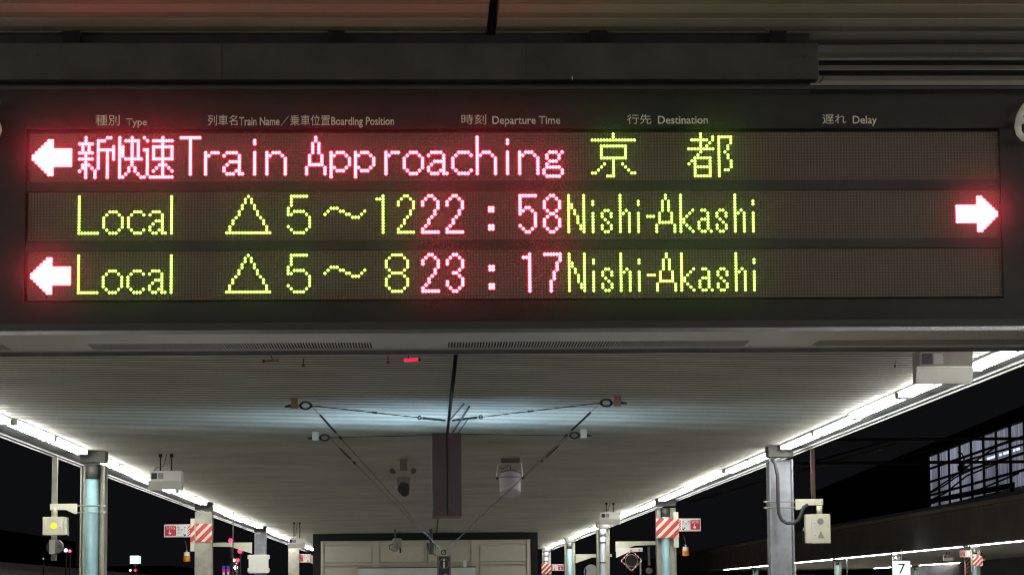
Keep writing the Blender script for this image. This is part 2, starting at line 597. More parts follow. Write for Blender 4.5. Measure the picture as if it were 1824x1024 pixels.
MB().tube([(1.245, 8.255, 3.385), (1.252, 8.25, 3.372), (1.246, 8.25, 3.362), (1.237, 8.255, 3.356)], 0.002, 6).build('loose_wire', black_m, board)

# polished underside with ventilation slots
ub = MB()
za, zz = zb, zb + 0.012
groups = [(-1.49, -1.30), (-1.045, -0.172), (0.062, 1.0), (1.215, 1.95)]
ub.box(bx0, bx1, FY, 8.205, za, zz)
ub.box(bx0, bx1, 8.385, 8.505, za, zz)
xs = [bx0] + [v for gp in groups for v in gp] + [bx1]
for i in range(0, len(xs), 2):
    ub.box(xs[i], xs[i + 1], 8.205, 8.385, za, zz)
ub.build('bottom_plate', alu_m, board)
vg = MB()
for a, b in groups:
    n = int((b - a) / 0.009)
    st = (b - a) / n
    for i in range(n):
        vg.box(a + i * st + 0.0045, a + (i + 1) * st, 8.205, 8.385, za + 0.0004, zz)
vg.build('vent_grille', alu_m, board, kind='stuff')
MB().box(bx0 + 0.01, bx1 - 0.01, 8.19, 8.40, zz + 0.006, zz + 0.0065).build('vent_backing', black_m, board)
MB().box(bx0, bx1, 8.505, 8.515, za - 0.010, zz + 0.10).build('rear_lip', alu_m, board)

# ------------------------------------------------------------------ LED glyphs: (column, rows) relative to the glyph start
def R_(a, b): return list(range(a, b + 1))


GL = {
 'arrow_l': {**{c: [] for c in range(1, 14)}},
}
arl = {}
for r, (s, e) in {2: (6, 7), 3: (5, 7), 4: (4, 7), 5: (3, 13), 6: (2, 13), 7: (1, 13), 8: (1, 13), 9: (2, 13), 10: (3, 13), 11: (4, 7), 12: (5, 7), 13: (6, 7)}.items():
    for c in range(s, e + 1):
        arl.setdefault(c, []).append(r)
arr = {}
for r, (s, e) in {2: (312, 313), 3: (312, 314), 4: (312, 315), 5: (305, 316), 6: (305, 317), 7: (305, 318), 8: (305, 318), 9: (305, 317), 10: (305, 316), 11: (312, 315), 12: (312, 314), 13: (312, 313)}.items():
    for c in range(s, e + 1):
        arr.setdefault(c, []).append(r)
SHIN = {0: [3, 6, 8, 12], 1: [3, 4, 5, 6, 8, 10, 11], 2: [1, 2, 3] + R_(6, 14), 3: [3, 4, 5, 6, 8, 10], 4: [3, 6, 8, 11], 5: [12, 13, 14],
        6: R_(2, 11), 7: [2, 5], 8: [2, 5], 9: [1] + R_(5, 14), 10: [1, 5], 11: R_(4, 8)}
KAI = {0: R_(1, 14), 1: [4, 5, 6, 7, 14], 2: [2, 8, 13], 3: [2, 8, 11, 12], 4: R_(1, 10), 5: [2, 8, 11, 12], 6: R_(2, 8) + [13], 7: [8, 14]}
SOKU = {0: [1, 5, 14], 1: [2] + R_(5, 13), 2: [14], 3: [2] + R_(4, 8) + [12, 14], 4: [2, 4, 8, 11, 14], 5: [2, 4, 8, 10, 14], 6: R_(1, 14),
        7: [2, 4, 8, 10, 14], 8: [2, 4, 8, 11, 14], 9: [2] + R_(4, 8) + [12, 14]}
T = {0: [1], 1: [1], 2: [1], 3: R_(1, 13), 4: [1], 5: [1], 6: [1]}
r_ = {0: R_(6, 13), 1: [7], 2: [6], 3: [6], 4: [6]}
a_ = {0: [7, 11, 12], 1: [6, 10, 13], 2: [6, 9, 13], 3: [6, 9, 13], 4: [6, 9, 12], 5: R_(7, 13), 6: [13]}
i_ = {0: [2, 3] + R_(6, 13)}
n_ = {0: R_(6, 13), 1: [7], 2: [6], 3: [6], 4: [6], 5: [7], 6: R_(8, 13)}
A_ = {0: [11, 12, 13], 1: R_(7, 10), 2: R_(3, 6) + [10], 3: [1, 2, 10], 4: R_(3, 6) + [10], 5: R_(7, 10), 6: [11, 12, 13]}
p_ = {0: R_(6, 14), 1: [7, 11], 2: [6, 12], 3: [6, 12], 4: [6, 12], 5: [7, 11], 6: [8, 9, 10]}
o_ = {0: R_(8, 11), 1: [7, 12], 2: [6, 13], 3: [6, 13], 4: [6, 13], 5: [7, 12], 6: R_(8, 11)}
c_ = {0: R_(8, 11), 1: [7, 12], 2: [6, 13], 3: [6, 13], 4: [6, 13], 5: [6, 13], 6: [7, 12]}
h_ = {0: R_(1, 13), 1: [7], 2: [6], 3: [6], 4: [6], 5: [7], 6: R_(8, 13)}
g_ = {0: [12, 13], 1: [7, 8, 10, 11, 14], 2: [6, 9, 11, 14], 3: [6, 9, 11, 14], 4: [6, 9, 11, 14], 5: [7, 8, 11, 14], 6: [6, 12, 13]}
KYO = {}
for c in range(15): KYO[c] = [2]
for c in range(3, 12): KYO[c] = KYO[c] + [4, 8]
for c in (3, 11): KYO[c] = KYO[c] + [5, 6, 7]
KYO[7] = [0, 1, 2, 4] + R_(8, 14)
KYO[5] += [14]; KYO[6] += [14]
for c, r in ((4, 10), (3, 11), (2, 12), (1, 13), (0, 13), (10, 10), (11, 11), (12, 12), (13, 13), (14, 13)): KYO[c] = KYO[c] + [r]
TO_rows = {0: [4], 1: [4, 8, 10, 11, 12, 13, 14], 2: [1, 2, 3, 4, 5, 6, 8, 10, 14], 3: [4, 7, 10, 14], 4: [4, 6, 10, 13], 5: R_(0, 8) + [10, 13],
           6: [4, 10, 12], 7: [3, 10, 13], 8: R_(2, 7) + [10, 13], 9: [1, 2, 7, 10, 14], 10: [0, 2, 7, 10, 14], 11: R_(2, 7) + [10, 14],
           12: [2, 7, 10, 12, 13], 13: [2, 7, 10], 14: R_(2, 7) + [10]}
TO = {}
for r, cs in TO_rows.items():
    for c in cs: TO.setdefault(c, []).append(r)
L_ = {0: R_(1, 13)}
for c in range(1, 7): L_[c] = [13]
c7 = {0: R_(8, 11), 1: [7, 12], 2: [6, 13], 3: [6, 13], 4: [6, 13], 5: [7, 12]}
a6 = {0: [7, 11, 12], 1: [6, 10, 13], 2: [6, 9, 13], 3: [6, 9, 12], 4: R_(7, 13), 5: [13]}
l_ = {0: R_(1, 13)}
TRI = {c: [13] for c in range(15)}
for c, rr in {7: [1], 6: [2, 3], 8: [2, 3], 5: [4, 5], 9: [4, 5], 4: [6, 7], 10: [6, 7], 3: [8], 11: [8], 2: [9, 10], 12: [9, 10], 1: [11, 12], 13: [11, 12]}.items():
    TRI[c] = TRI[c] + rr
FIVEW = {0: [5, 6, 7, 11], 1: [1, 2, 3, 4, 7, 12], 2: [1, 6, 13], 3: [1, 6, 13], 4: [1, 6, 13], 5: [1, 6, 13], 6: [1, 7, 12], 7: R_(8, 11)}
TILDE = {0: [7], 1: [6], 2: [5], 3: [5], 4: [5], 5: [6], 6: [6], 7: [7], 8: [7], 9: [8], 10: [8], 11: [8], 12: [7], 13: [6]}
ONE = {0: [2], 1: [2], 2: R_(1, 13)}
TWO = {0: [3, 4, 12, 13], 1: [2, 11, 13], 2: [1, 9, 10, 13], 3: [1, 8, 13], 4: [2, 6, 7, 13], 5: [3, 4, 5, 13]}
COLON = {0: [5, 6, 11, 12], 1: [5, 6, 11, 12]}
FIVE = {0: R_(1, 7) + [11], 1: [1, 6, 12], 2: [1, 5, 13], 3: [1, 5, 13], 4: [1, 6, 12], 5: [1] + R_(7, 11)}
EIGHT = {0: [3, 4, 5, 9, 10, 11], 1: [2, 6, 8, 12], 2: [1, 7, 13], 3: [1, 7, 13], 4: [2, 6, 8, 12], 5: [3, 4, 5, 9, 10, 11]}
EIGHTW = {0: [3, 4, 5, 9, 10, 11], 1: [2, 6, 8, 12], 2: [1, 7, 13], 3: [1, 7, 13], 4: [1, 7, 13], 5: [1, 7, 13], 6: [2, 6, 8, 12], 7: [3, 4, 5, 9, 10, 11]}
THREE = {0: [3, 4, 10, 11], 1: [2, 12], 2: [1, 7, 13], 3: [1, 7, 13], 4: [2, 6, 8, 12], 5: [3, 4, 5, 9, 10, 11]}
SEVEN = {0: [1], 1: [1], 2: [1, 10, 11, 12, 13], 3: [1, 7, 8, 9], 4: [1, 4, 5, 6], 5: [1, 2, 3]}
N_ = {0: R_(1, 13), 1: [4, 5], 2: [6, 7], 3: [8, 9, 10], 4: [11, 12], 5: R_(1, 13)}
in_ = {0: [3, 4] + R_(7, 13)}
sn = {0: [7, 8, 11, 12], 1: [6, 9, 13], 2: [6, 10, 13], 3: [7, 8, 11, 12]}
hn = {0: R_(1, 13), 1: [7], 2: [6], 3: R_(7, 13)}
dash = {0: [8], 1: [8], 2: [8]}
kn = {0: R_(1, 13), 1: [9, 10], 2: [8, 11], 3: [7, 12], 4: [6, 13]}
an = {0: [10, 11, 12], 1: [6, 9, 13], 2: [6, 9, 13], 3: R_(7, 12), 4: [13]}
NISHI = [(N_, 176), (in_, 184), (sn, 187), (hn, 193), (in_, 199), (dash, 202), (A_, 205), (kn, 213), (an, 219), (sn, 225), (hn, 231), (in_, 237)]
ROWS = [
    [('arrow_symbol', 'red arrow of lit dots pointing left in the top row', 'r', [(arl, 0)]),
     ('lit_text', 'red lit characters 新快速', 'r', [(SHIN, 16), (KAI, 29), (SOKU, 37)]),
     ('lit_text', 'red lit words Train Approaching', 'r', [(T, 49), (r_, 57), (a_, 63), (i_, 73), (n_, 77), (A_, 90), (p_, 98), (p_, 106), (r_, 116), (o_, 122), (a_, 130), (c_, 138), (h_, 146), (i_, 156), (n_, 160), (g_, 168)]),
     ('lit_text', 'green lit characters 京都', 'g', [(KYO, 184), (TO, 216)])],
    [('lit_text', 'green lit word Local', 'g', [(L_, 16), (o_, 24), (c7, 32), (a6, 39), (l_, 46)]),
     ('lit_text', 'green lit triangle and 5～12', 'g', [(TRI, 64), (FIVEW, 84), (TILDE, 96), (ONE, 113), (TWO, 120)]),
     ('lit_text', 'red lit time 22:58', 'r', [(TWO, 128), (TWO, 136), (COLON, 150), (FIVE, 160), (EIGHT, 168)]),
     ('lit_text', 'green lit words Nishi-Akashi', 'g', NISHI),
     ('arrow_symbol', 'red arrow of lit dots pointing right', 'r', [(arr, 0)])],
    [('arrow_symbol', 'red arrow of lit dots pointing left in the bottom row', 'r', [(arl, 0)]),
     ('lit_text', 'green lit word Local', 'g', [(L_, 16), (o_, 24), (c7, 32), (a6, 39), (l_, 46)]),
     ('lit_text', 'green lit triangle and 5～8', 'g', [(TRI, 64), (FIVEW, 84), (TILDE, 96), (EIGHTW, 116)]),
     ('lit_text', 'red lit time 23:17', 'r', [(TWO, 128), (THREE, 136), (COLON, 150), (ONE, 161), (SEVEN, 168)]),
     ('lit_text', 'green lit words Nishi-Akashi', 'g', NISHI)],
]


def dome(mb, x, z, y, r, h, n=8, cap=0.72):
    o = len(mb.v)
    for rr, hh in ((r, 0.0), (r * cap, h * 0.7)):
        for i in range(n):
            t = 2 * PI * i / n
            mb.v.append((x + rr * math.cos(t), y - hh, z + rr * math.sin(t)))
    mb.v.append((x, y - h, z))
    for i in range(n):
        j = (i + 1) % n
        mb.f.append((o + i, o + j, o + n + j, o + n + i))
        mb.f.append((o + n + i, o + n + j, o + 2 * n))


for m in range(3):
    zr0 = Z0 - m * GAP
    mod = MB().box(X0 - P * 0.6, X0 + 319.6 * P, B_Y, B_Y + 0.03, zr0 - 15.6 * P, zr0 + 0.6 * P) \
        .build('display_module', module_m, board, label=['top LED row, Train Approaching for 京都', 'middle LED row, Local 22:58', 'bottom LED row, Local 23:17'][m])
    lit = set()
    for nm, lab, colr, glyphs in ROWS[m]:
        mb = MB()
        arrow = nm == 'arrow_symbol'
        rad = P * (0.68 if colr == 'r' else 0.53)
        capf = 0.90 if arrow else (0.78 if colr == 'r' else 0.74)
        for gl, c0 in glyphs:
            for c, rows in gl.items():
                for r in rows:
                    if (c + c0, r) in lit:
                        continue
                    lit.add((c + c0, r))
                    dome(mb, X0 + (c + c0) * P, zr0 - r * P, B_Y - 0.0002, rad, 0.0030, 8, capf)
        lo = mb.build(nm, red_e if colr == 'r' else grn_e, mod, kind='stuff', label=lab)
        lo.data.materials.append(red_s if colr == 'r' else grn_s)
        for pl in lo.data.polygons:
            if len(pl.vertices) == 4:
                pl.material_index = 1
    mb = MB()
    for c in range(320):
        for r in range(16):
            if (c, r) in lit:
                continue
            dome(mb, X0 + c * P, zr0 - r * P, B_Y - 0.0002, P * 0.36, 0.0018, 6)
    mb.build('unlit_dots', dot_m, mod, kind='stuff')
# bezels between the rows
for zc in (Z0 - 15.6 * P, Z0 - GAP - 15.6 * P):
    MB().box(wx0 + 0.002, wx1 - 0.002, 7.992, 7.998, zc - 0.0295, zc - 0.0005).build('row_bezel', bezel_m, board)
MB().box(wx0 - 0.001, wx1 + 0.001, 8.031, 8.035, wz0 - 0.01, wz1 + 0.01).build('module_backing', bezel_m, board)


def hl(body, px0, px1, z0, z1, bold=None):
    bold = (0.012 if body.isascii() else 0.0) if bold is None else bold
    lettering('column_heading', body, fx(px0), fx(px1), fz(z0), fz(z1), FY - 0.0005, print_m, board, bold=bold)


hl('種別', -1.0019, -0.9292, 3.1766, 3.2094)
hl('Type', -0.9089, -0.8465, 3.1696, 3.1985)
hl('列車名', -0.6641, -0.5745, 3.1762, 3.2088)
hl('Train Name', -0.5693, -0.4474, 3.1760, 3.2020)
hl('／', -0.4440, -0.4190, 3.1740, 3.2060)
hl('乗車位置', -0.4151, -0.2946, 3.1757, 3.2085)
hl('Boarding Position', -0.2912, -0.1008, 3.1690, 3.2020)
hl('時刻', 0.1037, 0.1790, 3.1785, 3.2096)
hl('Departure Time', 0.1976, 0.4046, 3.1715, 3.2040)
hl('行先', 0.6086, 0.6828, 3.1790, 3.2090)
hl('Destination', 0.7030, 0.8561, 3.1792, 3.2040)
hl('遅れ', 1.2080, 1.2812, 3.1790, 3.2085)
hl('Delay', 1.3013, 1.3758, 3.1715, 3.2035)
lettering('platform_number', '6', fx(1.800), fx(1.886), fz(3.1185), fz(3.2636), FY - 0.0005, printw_m, board, label='large pale numeral 6', bold=0.005)
lettering('platform_number', '5', fx(-1.376), fx(-1.2805), fz(3.1190), fz(3.2600), FY - 0.0005, printw_m, board, label='large pale numeral 5', bold=0.012)

# ================================================================== THINGS ON THE COLUMNS
# signal box right
t = thing('signal_box', 'cream signal box with a grey circle and grey triangle, bracketed off the nearest right column', 'signal box', (4.44, 30.4, 2.33))
MB().box(-0.078, 0.143, 0, 0.13, 0, 0.334).build('case', cream_m, t, bevel=0.004)
MB().box(-0.142, -0.079, 0.004, 0.13, 0.006, 0.330).build('side_cover', cream_m, t, bevel=0.003)
MB().cyl((0.027, -0.006, 0.249), (0.027, 0.001, 0.249), 0.036, 24).build('round_lens', lens_m, t)
MB().prism_y([(-0.008, 0.060), (0.068, 0.060), (0.030, 0.142)], -0.006, 0.001).build('triangle_lens', lens_m, t)
for z in (0.212, 0.072):
    MB().box(-0.052, -0.020, -0.004, 0.001, z, z + 0.068).build('white_label', signw_m, t)
    MB().cyl((-0.036, -0.006, z + 0.016), (-0.036, -0.0035, z + 0.016), 0.005, 8).build('key_hole', ink_m, t)
MB().cyl((0.03, 0.065, 0.334), (0.03, 0.065, 0.43), 0.033, 14).build('stem', cream_m, t, smooth=True)
MB().tube([(-0.145, 0.02, 0.13), (-0.17, 0.01, 0.15), (-0.165, 0.01, 0.18)], 0.007).build('latch', steel_m, t)
MB().prism_y([(-0.245, 0.385), (-0.245, 0.508), (0.072, 0.508), (0.072, 0.436), (-0.12, 0.436), (-0.205, 0.385)], 0.055, 0.075).build('bracket', cream_m, t, bevel=0.002)
for z in (0.415, 0.484):
    MB().cyl((-0.60, 0.165, z), (-0.24, 0.165, z), 0.008, 8).build('clamp_rod', rod_m, t)
    MB().cyl((-0.575, 0.150, z), (-0.575, 0.205, z), 0.013, 8).build('nut', steel_m, t)
for x in (-0.03, 0.055, -0.215):
    MB().cyl((x, 0.045, 0.47), (x, 0.056, 0.47), 0.008, 8).build('bolt', steel_m, t)
cd = MB().tube([(3.945, 30.56, 3.30), (3.975, 30.52, 3.25), (4.0, 30.50, 3.10), (4.0, 30.50, 2.80), (4.005, 30.50, 2.68), (4.035, 30.48, 2.60), (4.09, 30.46, 2.565),
               (4.17, 30.45, 2.565), (4.225, 30.45, 2.60), (4.26, 30.45, 2.68), (4.285, 30.45, 2.74), (4.33, 30.47, 2.775)], 0.021, 10)
tag(cd.build('conduit', cable_m, smooth=True), 'thick dark conduit looping down from the column to the right signal box', 'conduit')
tag(MB().box(4.42, 4.465, 30.72, 30.78, 2.83, 3.60).build('hanging_post', rust_m), 'rusty brown post hanging down behind the right signal box', 'post')

# signal box left
t = thing('signal_box', 'cream signal box with a lit yellow disc, bracketed off the nearest left column', 'signal box', (-4.22, 30.4, 2.50))
MB().box(-0.132, 0.105, 0, 0.16, 0, 0.204).build('case', cream_m, t, bevel=0.004)
MB().box(0.107, 0.14, 0.01, 0.15, 0.004, 0.198).build('side_cover', cream_m, t)
MB().cyl((-0.008, -0.006, 0.102), (-0.008, 0.001, 0.102), 0.037, 24).build('round_lens', emis('yellow_lens', (1.05, 1.0, 0.06), 1.0), t, label='glowing yellow disc')
MB().box(0.048, 0.080, -0.004, 0.001, 0.070, 0.142).build('white_label', signw_m, t)
MB().cyl((0.064, -0.006, 0.084), (0.064, -0.0035, 0.084), 0.005, 8).build('key_hole', ink_m, t)
MB().cyl((-0.005, 0.08, 0.204), (-0.005, 0.08, 0.30), 0.028, 14).build('stem', cream_m, t, smooth=True)
MB().prism_y([(-0.06, 0.282), (-0.06, 0.352), (0.245, 0.352), (0.245, 0.235), (0.215, 0.235), (0.12, 0.282)], 0.06, 0.08).build('bracket', cream_m, t, bevel=0.002)
for z in (0.255, 0.332):
    MB().cyl((0.23, 0.20, z), (0.56, 0.20, z), 0.008, 8).build('clamp_rod', rod_m, t)
    MB().cyl((0.535, 0.18, z), (0.535, 0.235, z), 0.014, 8).build('nut', steel_m, t)
MB().box(0.148, 0.158, 0.0, 0.05, -0.01, 0.045).build('latch', steel_m, t)

tag(MB().box(-4.325, -4.262, 30.9, 30.95, 2.22, 3.41).build('hanging_post', colp_m), 'pale beige post hanging beside the nearest left column', 'post')
t = thing('loudspeaker', 'round grey loudspeaker on the foot of the pale left post', 'loudspeaker', (-4.26, 30.8, 2.378))
MB().cyl((0.01, -0.02, 0), (0.01, 0.09, 0), 0.075, 24).build('horn', mat('speaker_grey', (0.22, 0.22, 0.20), 0.5), t, bevel=0.006)
MB().cyl((-0.05, 0.16, 0), (-0.05, 0.30, 0), 0.078, 24).build('rear_horn', mat('speaker_dark', (0.07, 0.07, 0.065), 0.6), t)
MB().box(-0.06, 0.0, -0.09, -0.022, -0.085, 0.075).build('mount', white_m, t, bevel=0.004)
MB().box(0.02, 0.06, -0.026, -0.02, 0.005, 0.012).box(0.02, 0.06, -0.026, -0.02, -0.012, -0.005).build('vent_slit', black_m, t)


def hand_mesh(mb, cx, cz, s, y0, y1):
    mb.box(cx - 0.18 * s, cx + 0.30 * s, y0, y1, cz - 0.45 * s, cz + 0.02 * s)
    mb.box(cx - 0.14 * s, cx + 0.0 * s, y0 - 0.0003, y1, cz + 0.02 * s, cz + 0.55 * s)
    mb.box(cx - 0.34 * s, cx - 0.18 * s, y0, y1, cz - 0.28 * s, cz - 0.02 * s)
    return mb


def sos_sign(label, x, y, z, side, w=0.455, h=0.225, band=True):
    """side=+1: sign sticks out to the right, text left of the red field; -1 mirrored"""
    t = thing('emergency_sign', label, 'sign', (x, y, z), 'emergency button signs')
    MB().box(0 if side > 0 else -w, w if side > 0 else 0, 0, 0.012, 0, h).build('plate', signw_m, t, bevel=0.012)
    rx0, rx1 = (w * 0.53, w * 0.96) if side > 0 else (-w * 0.96, -w * 0.53)
    MB().box(rx0, rx1, -0.002, 0.001, h * 0.12, h * 0.87).build('red_field', red_m, t)
    lettering('lettering', 'SOS', rx0 + 0.018, rx1 - 0.018, h * 0.62, h * 0.82, -0.0032, signw_m, t, bold=0.006)
    hand_mesh(MB(), (rx0 + rx1) / 2 - 0.01, h * 0.37, 0.075, -0.0038, -0.002).build('hand_symbol', signw_m, t)
    tx0, tx1 = (w * 0.14, w * 0.50) if side > 0 else (-w * 0.50, -w * 0.14)
    lettering('lettering', '非　常', tx0, tx1, h * 0.68, h * 0.84, -0.0012, ink_m, t)
    lettering('lettering', 'ボタン', tx0, tx1, h * 0.50, h * 0.65, -0.0012, ink_m, t)
    MB().box(tx0, tx1, -0.0012, 0.0005, h * 0.40, h * 0.42).box(tx0, (tx0 + tx1) / 2, -0.0012, 0.0005, h * 0.30, h * 0.325).build('small_print', grey_m, t)
    ax = tx0 + 0.03 if side > 0 else tx1 - 0.03
    s = side
    MB().prism_y([(ax - s * 0.022, h * 0.10), (ax + s * 0.02, h * 0.10), (ax + s * 0.008, h * 0.16), (ax + s * 0.028, h * 0.25), (ax + s * 0.018, h * 0.29), (ax - s * 0.004, h * 0.20), (ax - s * 0.022, h * 0.27)][::1], -0.0014, 0.0004) \
        .build('arrow_symbol', ink_m, t)
    for zz0 in (0.945, 0.03):
        MB().box(min(side * w * 0.1, side * w * 0.5), max(side * w * 0.1, side * w * 0.5), -0.001, 0.001, h * zz0, h * (zz0 + 0.035)).build('stripe_edge', stripes_m, t)
    MB().box(min(0, side * w * 0.10), max(0, side * w * 0.10), -0.001, 0.001, h * 0.08, h * 0.92).build('stripe_edge', stripes_m, t)
    return t


def striped_wrap(parent, x0, x1, z0, z1, y=-0.03):
    return MB().box(x0, x1, y, y + 0.012, z0, z1).build('striped_band', stripe_m, parent)


striped_wrap(cL2, -0.135, 0.150, 2.77, 3.09, -0.015)
MB().box(-0.225, -0.152, -0.02, 0.10, 2.61, 3.18).build('switch_box', cream_m, cL2, bevel=0.003)
MB().box(-0.225, -0.152, -0.034, -0.022, 2.77, 3.09).build('striped_band', stripe_m, cL2)
sos_sign('emergency button sign left of the striped beige column, red SOS field at left', -4.185, 47.14, 2.855, -1)
striped_wrap(cR2, -0.185, 0.115, 2.765, 3.11, -0.035)
MB().box(0.125, 0.215, -0.02, 0.10, 2.60, 3.22).build('switch_box', cream_m, cR2, bevel=0.003)
MB().box(0.120, 0.218, -0.036, -0.024, 2.765, 3.11).build('striped_band', stripe_m, cR2)
sos_sign('emergency button sign right of the striped pipe column, red SOS field at right', 4.40, 47.04, 2.880, 1, 0.39)
striped_wrap(cR5, -0.18, 0.16, 2.55, 2.90, -0.03)
sos_sign('small distant emergency button sign between the kiosk and the fourth right column', 4.25, 92.9, 2.66, 1, 0.42)
sos_sign('distant emergency button sign beside the fourth left column, left of the kiosk', -3.36, 76.6, 2.80, -1, 0.42, 0.24).rotation_euler = (0, 0, 0)


def beacon(label, x, y, z):
    t = thing('beacon_lamp', label, 'beacon')
    t.location = (x, y, z)
    MB().cyl((0, 0, 0), (0, 0, 0.10), 0.062, 18).build('amber_cap', orange_m, t, smooth=False, bevel=0.008)
    MB().cyl((0, 0, 0.10), (0, 0, 0.165), 0.056, 18, 0.050).build('base', cream_m, t)
    MB().cyl((0, 0, 0.165), (0, 0, 0.20), 0.015, 8).build('stem', steel_m, t)
    MB().tube([(0, 0, 0.20), (0, 0.02, 0.26), (-0.03, 0.05, 0.36)], 0.008).build('cable', cable_m, t)
    return t


beacon('amber capped beacon under the emergency sign left of the striped beige column', -4.245, 47.2, 2.43)
beacon('amber capped beacon under the emergency sign right of the striped pipe column', 4.52, 47.1, 2.445)

# blank white box on third left column, arms
t = thing('white_box', 'blank square white box mounted on the third left column', 'box', (-3.98, 62.85, 2.37))
MB().box(-0.225, 0.235, -0.10, 0.02, 0, 0.43).build('case', white_m, t, bevel=0.01)
for z in (0.03, 0.33):
    MB().box(-0.25, -0.226, -0.08, 0.0, z, z + 0.09).build('hinge', white_m, t)
    MB().box(0.236, 0.26, -0.08, 0.0, z, z + 0.09).build('hinge', white_m, t)


def arm(label, xa, xb, y, z, m=cream_m, deep=0.26):
    s = 1 if xb > xa else -1
    mb = MB().prism_y([(xa, z), (xb, z), (xb, z - 0.085), (xa + s * abs(xb - xa) * 0.45, z - 0.10), (xa, z - deep)], y, y + 0.05)
    return tag(mb.build('bracket_arm', m, bevel=0.004), label, 'bracket')


arm('long cream bracket arm reaching left from the third left column', -4.14, -5.25, 62.9, 3.09)
arm('short cream bracket arm between the third and fourth left columns', -3.30, -3.9, 76.9, 3.0)
arm('cream bracket arm reaching right from the third right column under the canopy edge', 4.33, 5.35, 62.1, 3.02, deep=0.24)
arm('pale bracket arm carrying the diamond framed mirror', 4.20, 4.80, 60.1, 2.835, white_m, 0.22)
arm('cream bracket arm between the third and fourth right columns', 4.24, 5.3, 77.6, 2.98)

# diamond framed mirror
t = thing('mirror', 'round dark mirror in a diamond red and white frame by the third right column', 'mirror', (4.53, 59.9, 2.545))
q = 0.232
fr = MB()
for a, b in (((0, q), (q, 0)), ((q, 0), (0, -q)), ((0, -q), (-q, 0)), ((-q, 0), (0, q))):
    fr.cyl((a[0], 0, a[1]), (b[0], 0, b[1]), 0.014, 6)
dash_m = stripe_material('frame_dashes', 0, 16.0)
fr.build('diamond_frame', dash_m, t)
MB().cyl((0, 0.005, 0), (0, 0.03, 0), 0.135, 28).build('mirror_glass', mat('mirror_dark', (0.035, 0.035, 0.04), 0.12, 0.3), t)
MB().torus((0, 0.004, 0), 0.137, 0.005).build('mirror_rim', grey_m, t)
MB().cyl((0.18, 0.03, 0.20), (0.18, 0.03, 0.27), 0.015, 8).build('stem', steel_m, t)
t = thing('mirror', 'round dark mirror facing sideways, half hidden behind the third right column', 'mirror', (4.00, 66.2, 2.36))
MB().cyl((0.0, 0, 0), (0.03, 0.1, 0), 0.17, 26).build('mirror_glass', mat('mirror_dark', (0.035, 0.035, 0.04), 0.12, 0.3), t)
MB().cyl((-0.004, -0.01, 0), (0.0, 0.0, 0), 0.185, 26).build('mirror_rim', grey_m, t)
t = thing('loudspeaker', 'dark loudspeaker hanging left of the striped pipe column', 'loudspeaker', (3.90, 47.4, 2.20))
MB().cyl((0, 0, 0), (0, 0.2, 0), 0.055, 20).build('horn', mat('speaker_dark', (0.07, 0.07, 0.065), 0.6), t)
MB().box(-0.02, 0.02, 0.05, 0.09, 0.09, 0.42).build('stem', cap_m, t)
MB().box(-0.17, -0.145, 0.0, 0.04, -0.2, 0.16).build('bracket', grey_m, t)

# ================================================================== THINGS ON THE CEILING
unit_top_m = mat('unit_top_shade', (0.20, 0.18, 0.15), 0.55, 0, 0.15, 6)  # white casing coloured darker, shade of the upper panel painted in
unit_low_m = mat('unit_pale_grey', (0.26, 0.26, 0.22), 0.55, 0, 0.12, 6)

def ceiling_unit(label, x, y, z, w, group='white boxes hung under the canopy', m_top=None):
    t = thing('hanging_unit', label, 'ceiling unit', (x, y, z), group)
    h = 0.21
    MB().prism_x([(0.0, 0.095), (0.0, h), (0.26, h), (0.26, 0.0), (0.04, 0.0)], -w / 2, w / 2).build('case', m_top or white_m, t, bevel=0.004)
    MB().prism_x([(-0.003, 0.094), (0.0, 0.094), (0.040, -0.002), (0.037, -0.003)], -w / 2, w / 2).build('slanted_front', white_m if m_top is None else unit_low_m, t)
    MB().prism_x([(-0.022, 0.088), (-0.004, 0.10), (0.036, 0.0), (0.03, -0.012)], -w / 2 - 0.02, w / 2 - 0.005).build('lower_lip', white_m, t)
    MB().box(-w / 2 + 0.02, -w / 2 + 0.085, -0.006, 0.001, 0.115, 0.185).build('black_window', black_m, t)
    MB().box(-w / 2 + 0.095, -w / 2 + 0.16, -0.004, 0.001, 0.115, 0.185).build('grey_label', grey_m, t)
    for xx in (-0.07, 0.06):
        MB().cyl((xx, 0.1, h), (xx, 0.1, CZ + 0.02 - z), 0.009, 8).build('hanger', dark_m, t)
        MB().box(xx - 0.02, xx + 0.02, 0.08, 0.12, CZ - 0.035 - z, CZ + 0.005 - z).build('ceiling_clip', dark_m, t)
    MB().tube([(-w / 2 + 0.04, 0.05, h), (-w / 2 + 0.07, 0.06, h + 0.04), (-0.03, 0.08, h + 0.06), (0.0, 0.1, CZ - z)], 0.005, 6).build('cable', black_m, t)
    return t


ceiling_unit('large white box hung under the right canopy edge, nearest, right below the board', 3.435, 17.5, 3.145, 0.36, m_top=unit_top_m)
ceiling_unit('white box hung in front of the left lamp row, between first and second left columns', -3.085, 31.5, 3.055, 0.37)
ceiling_unit('small white box hung before the right lamp row between second and third right columns', 3.33, 49.0, 3.075, 0.37)
ceiling_unit('smallest white box, hung at the fourth left column beside the kiosk', -2.95, 60.0, 2.90, 0.36)

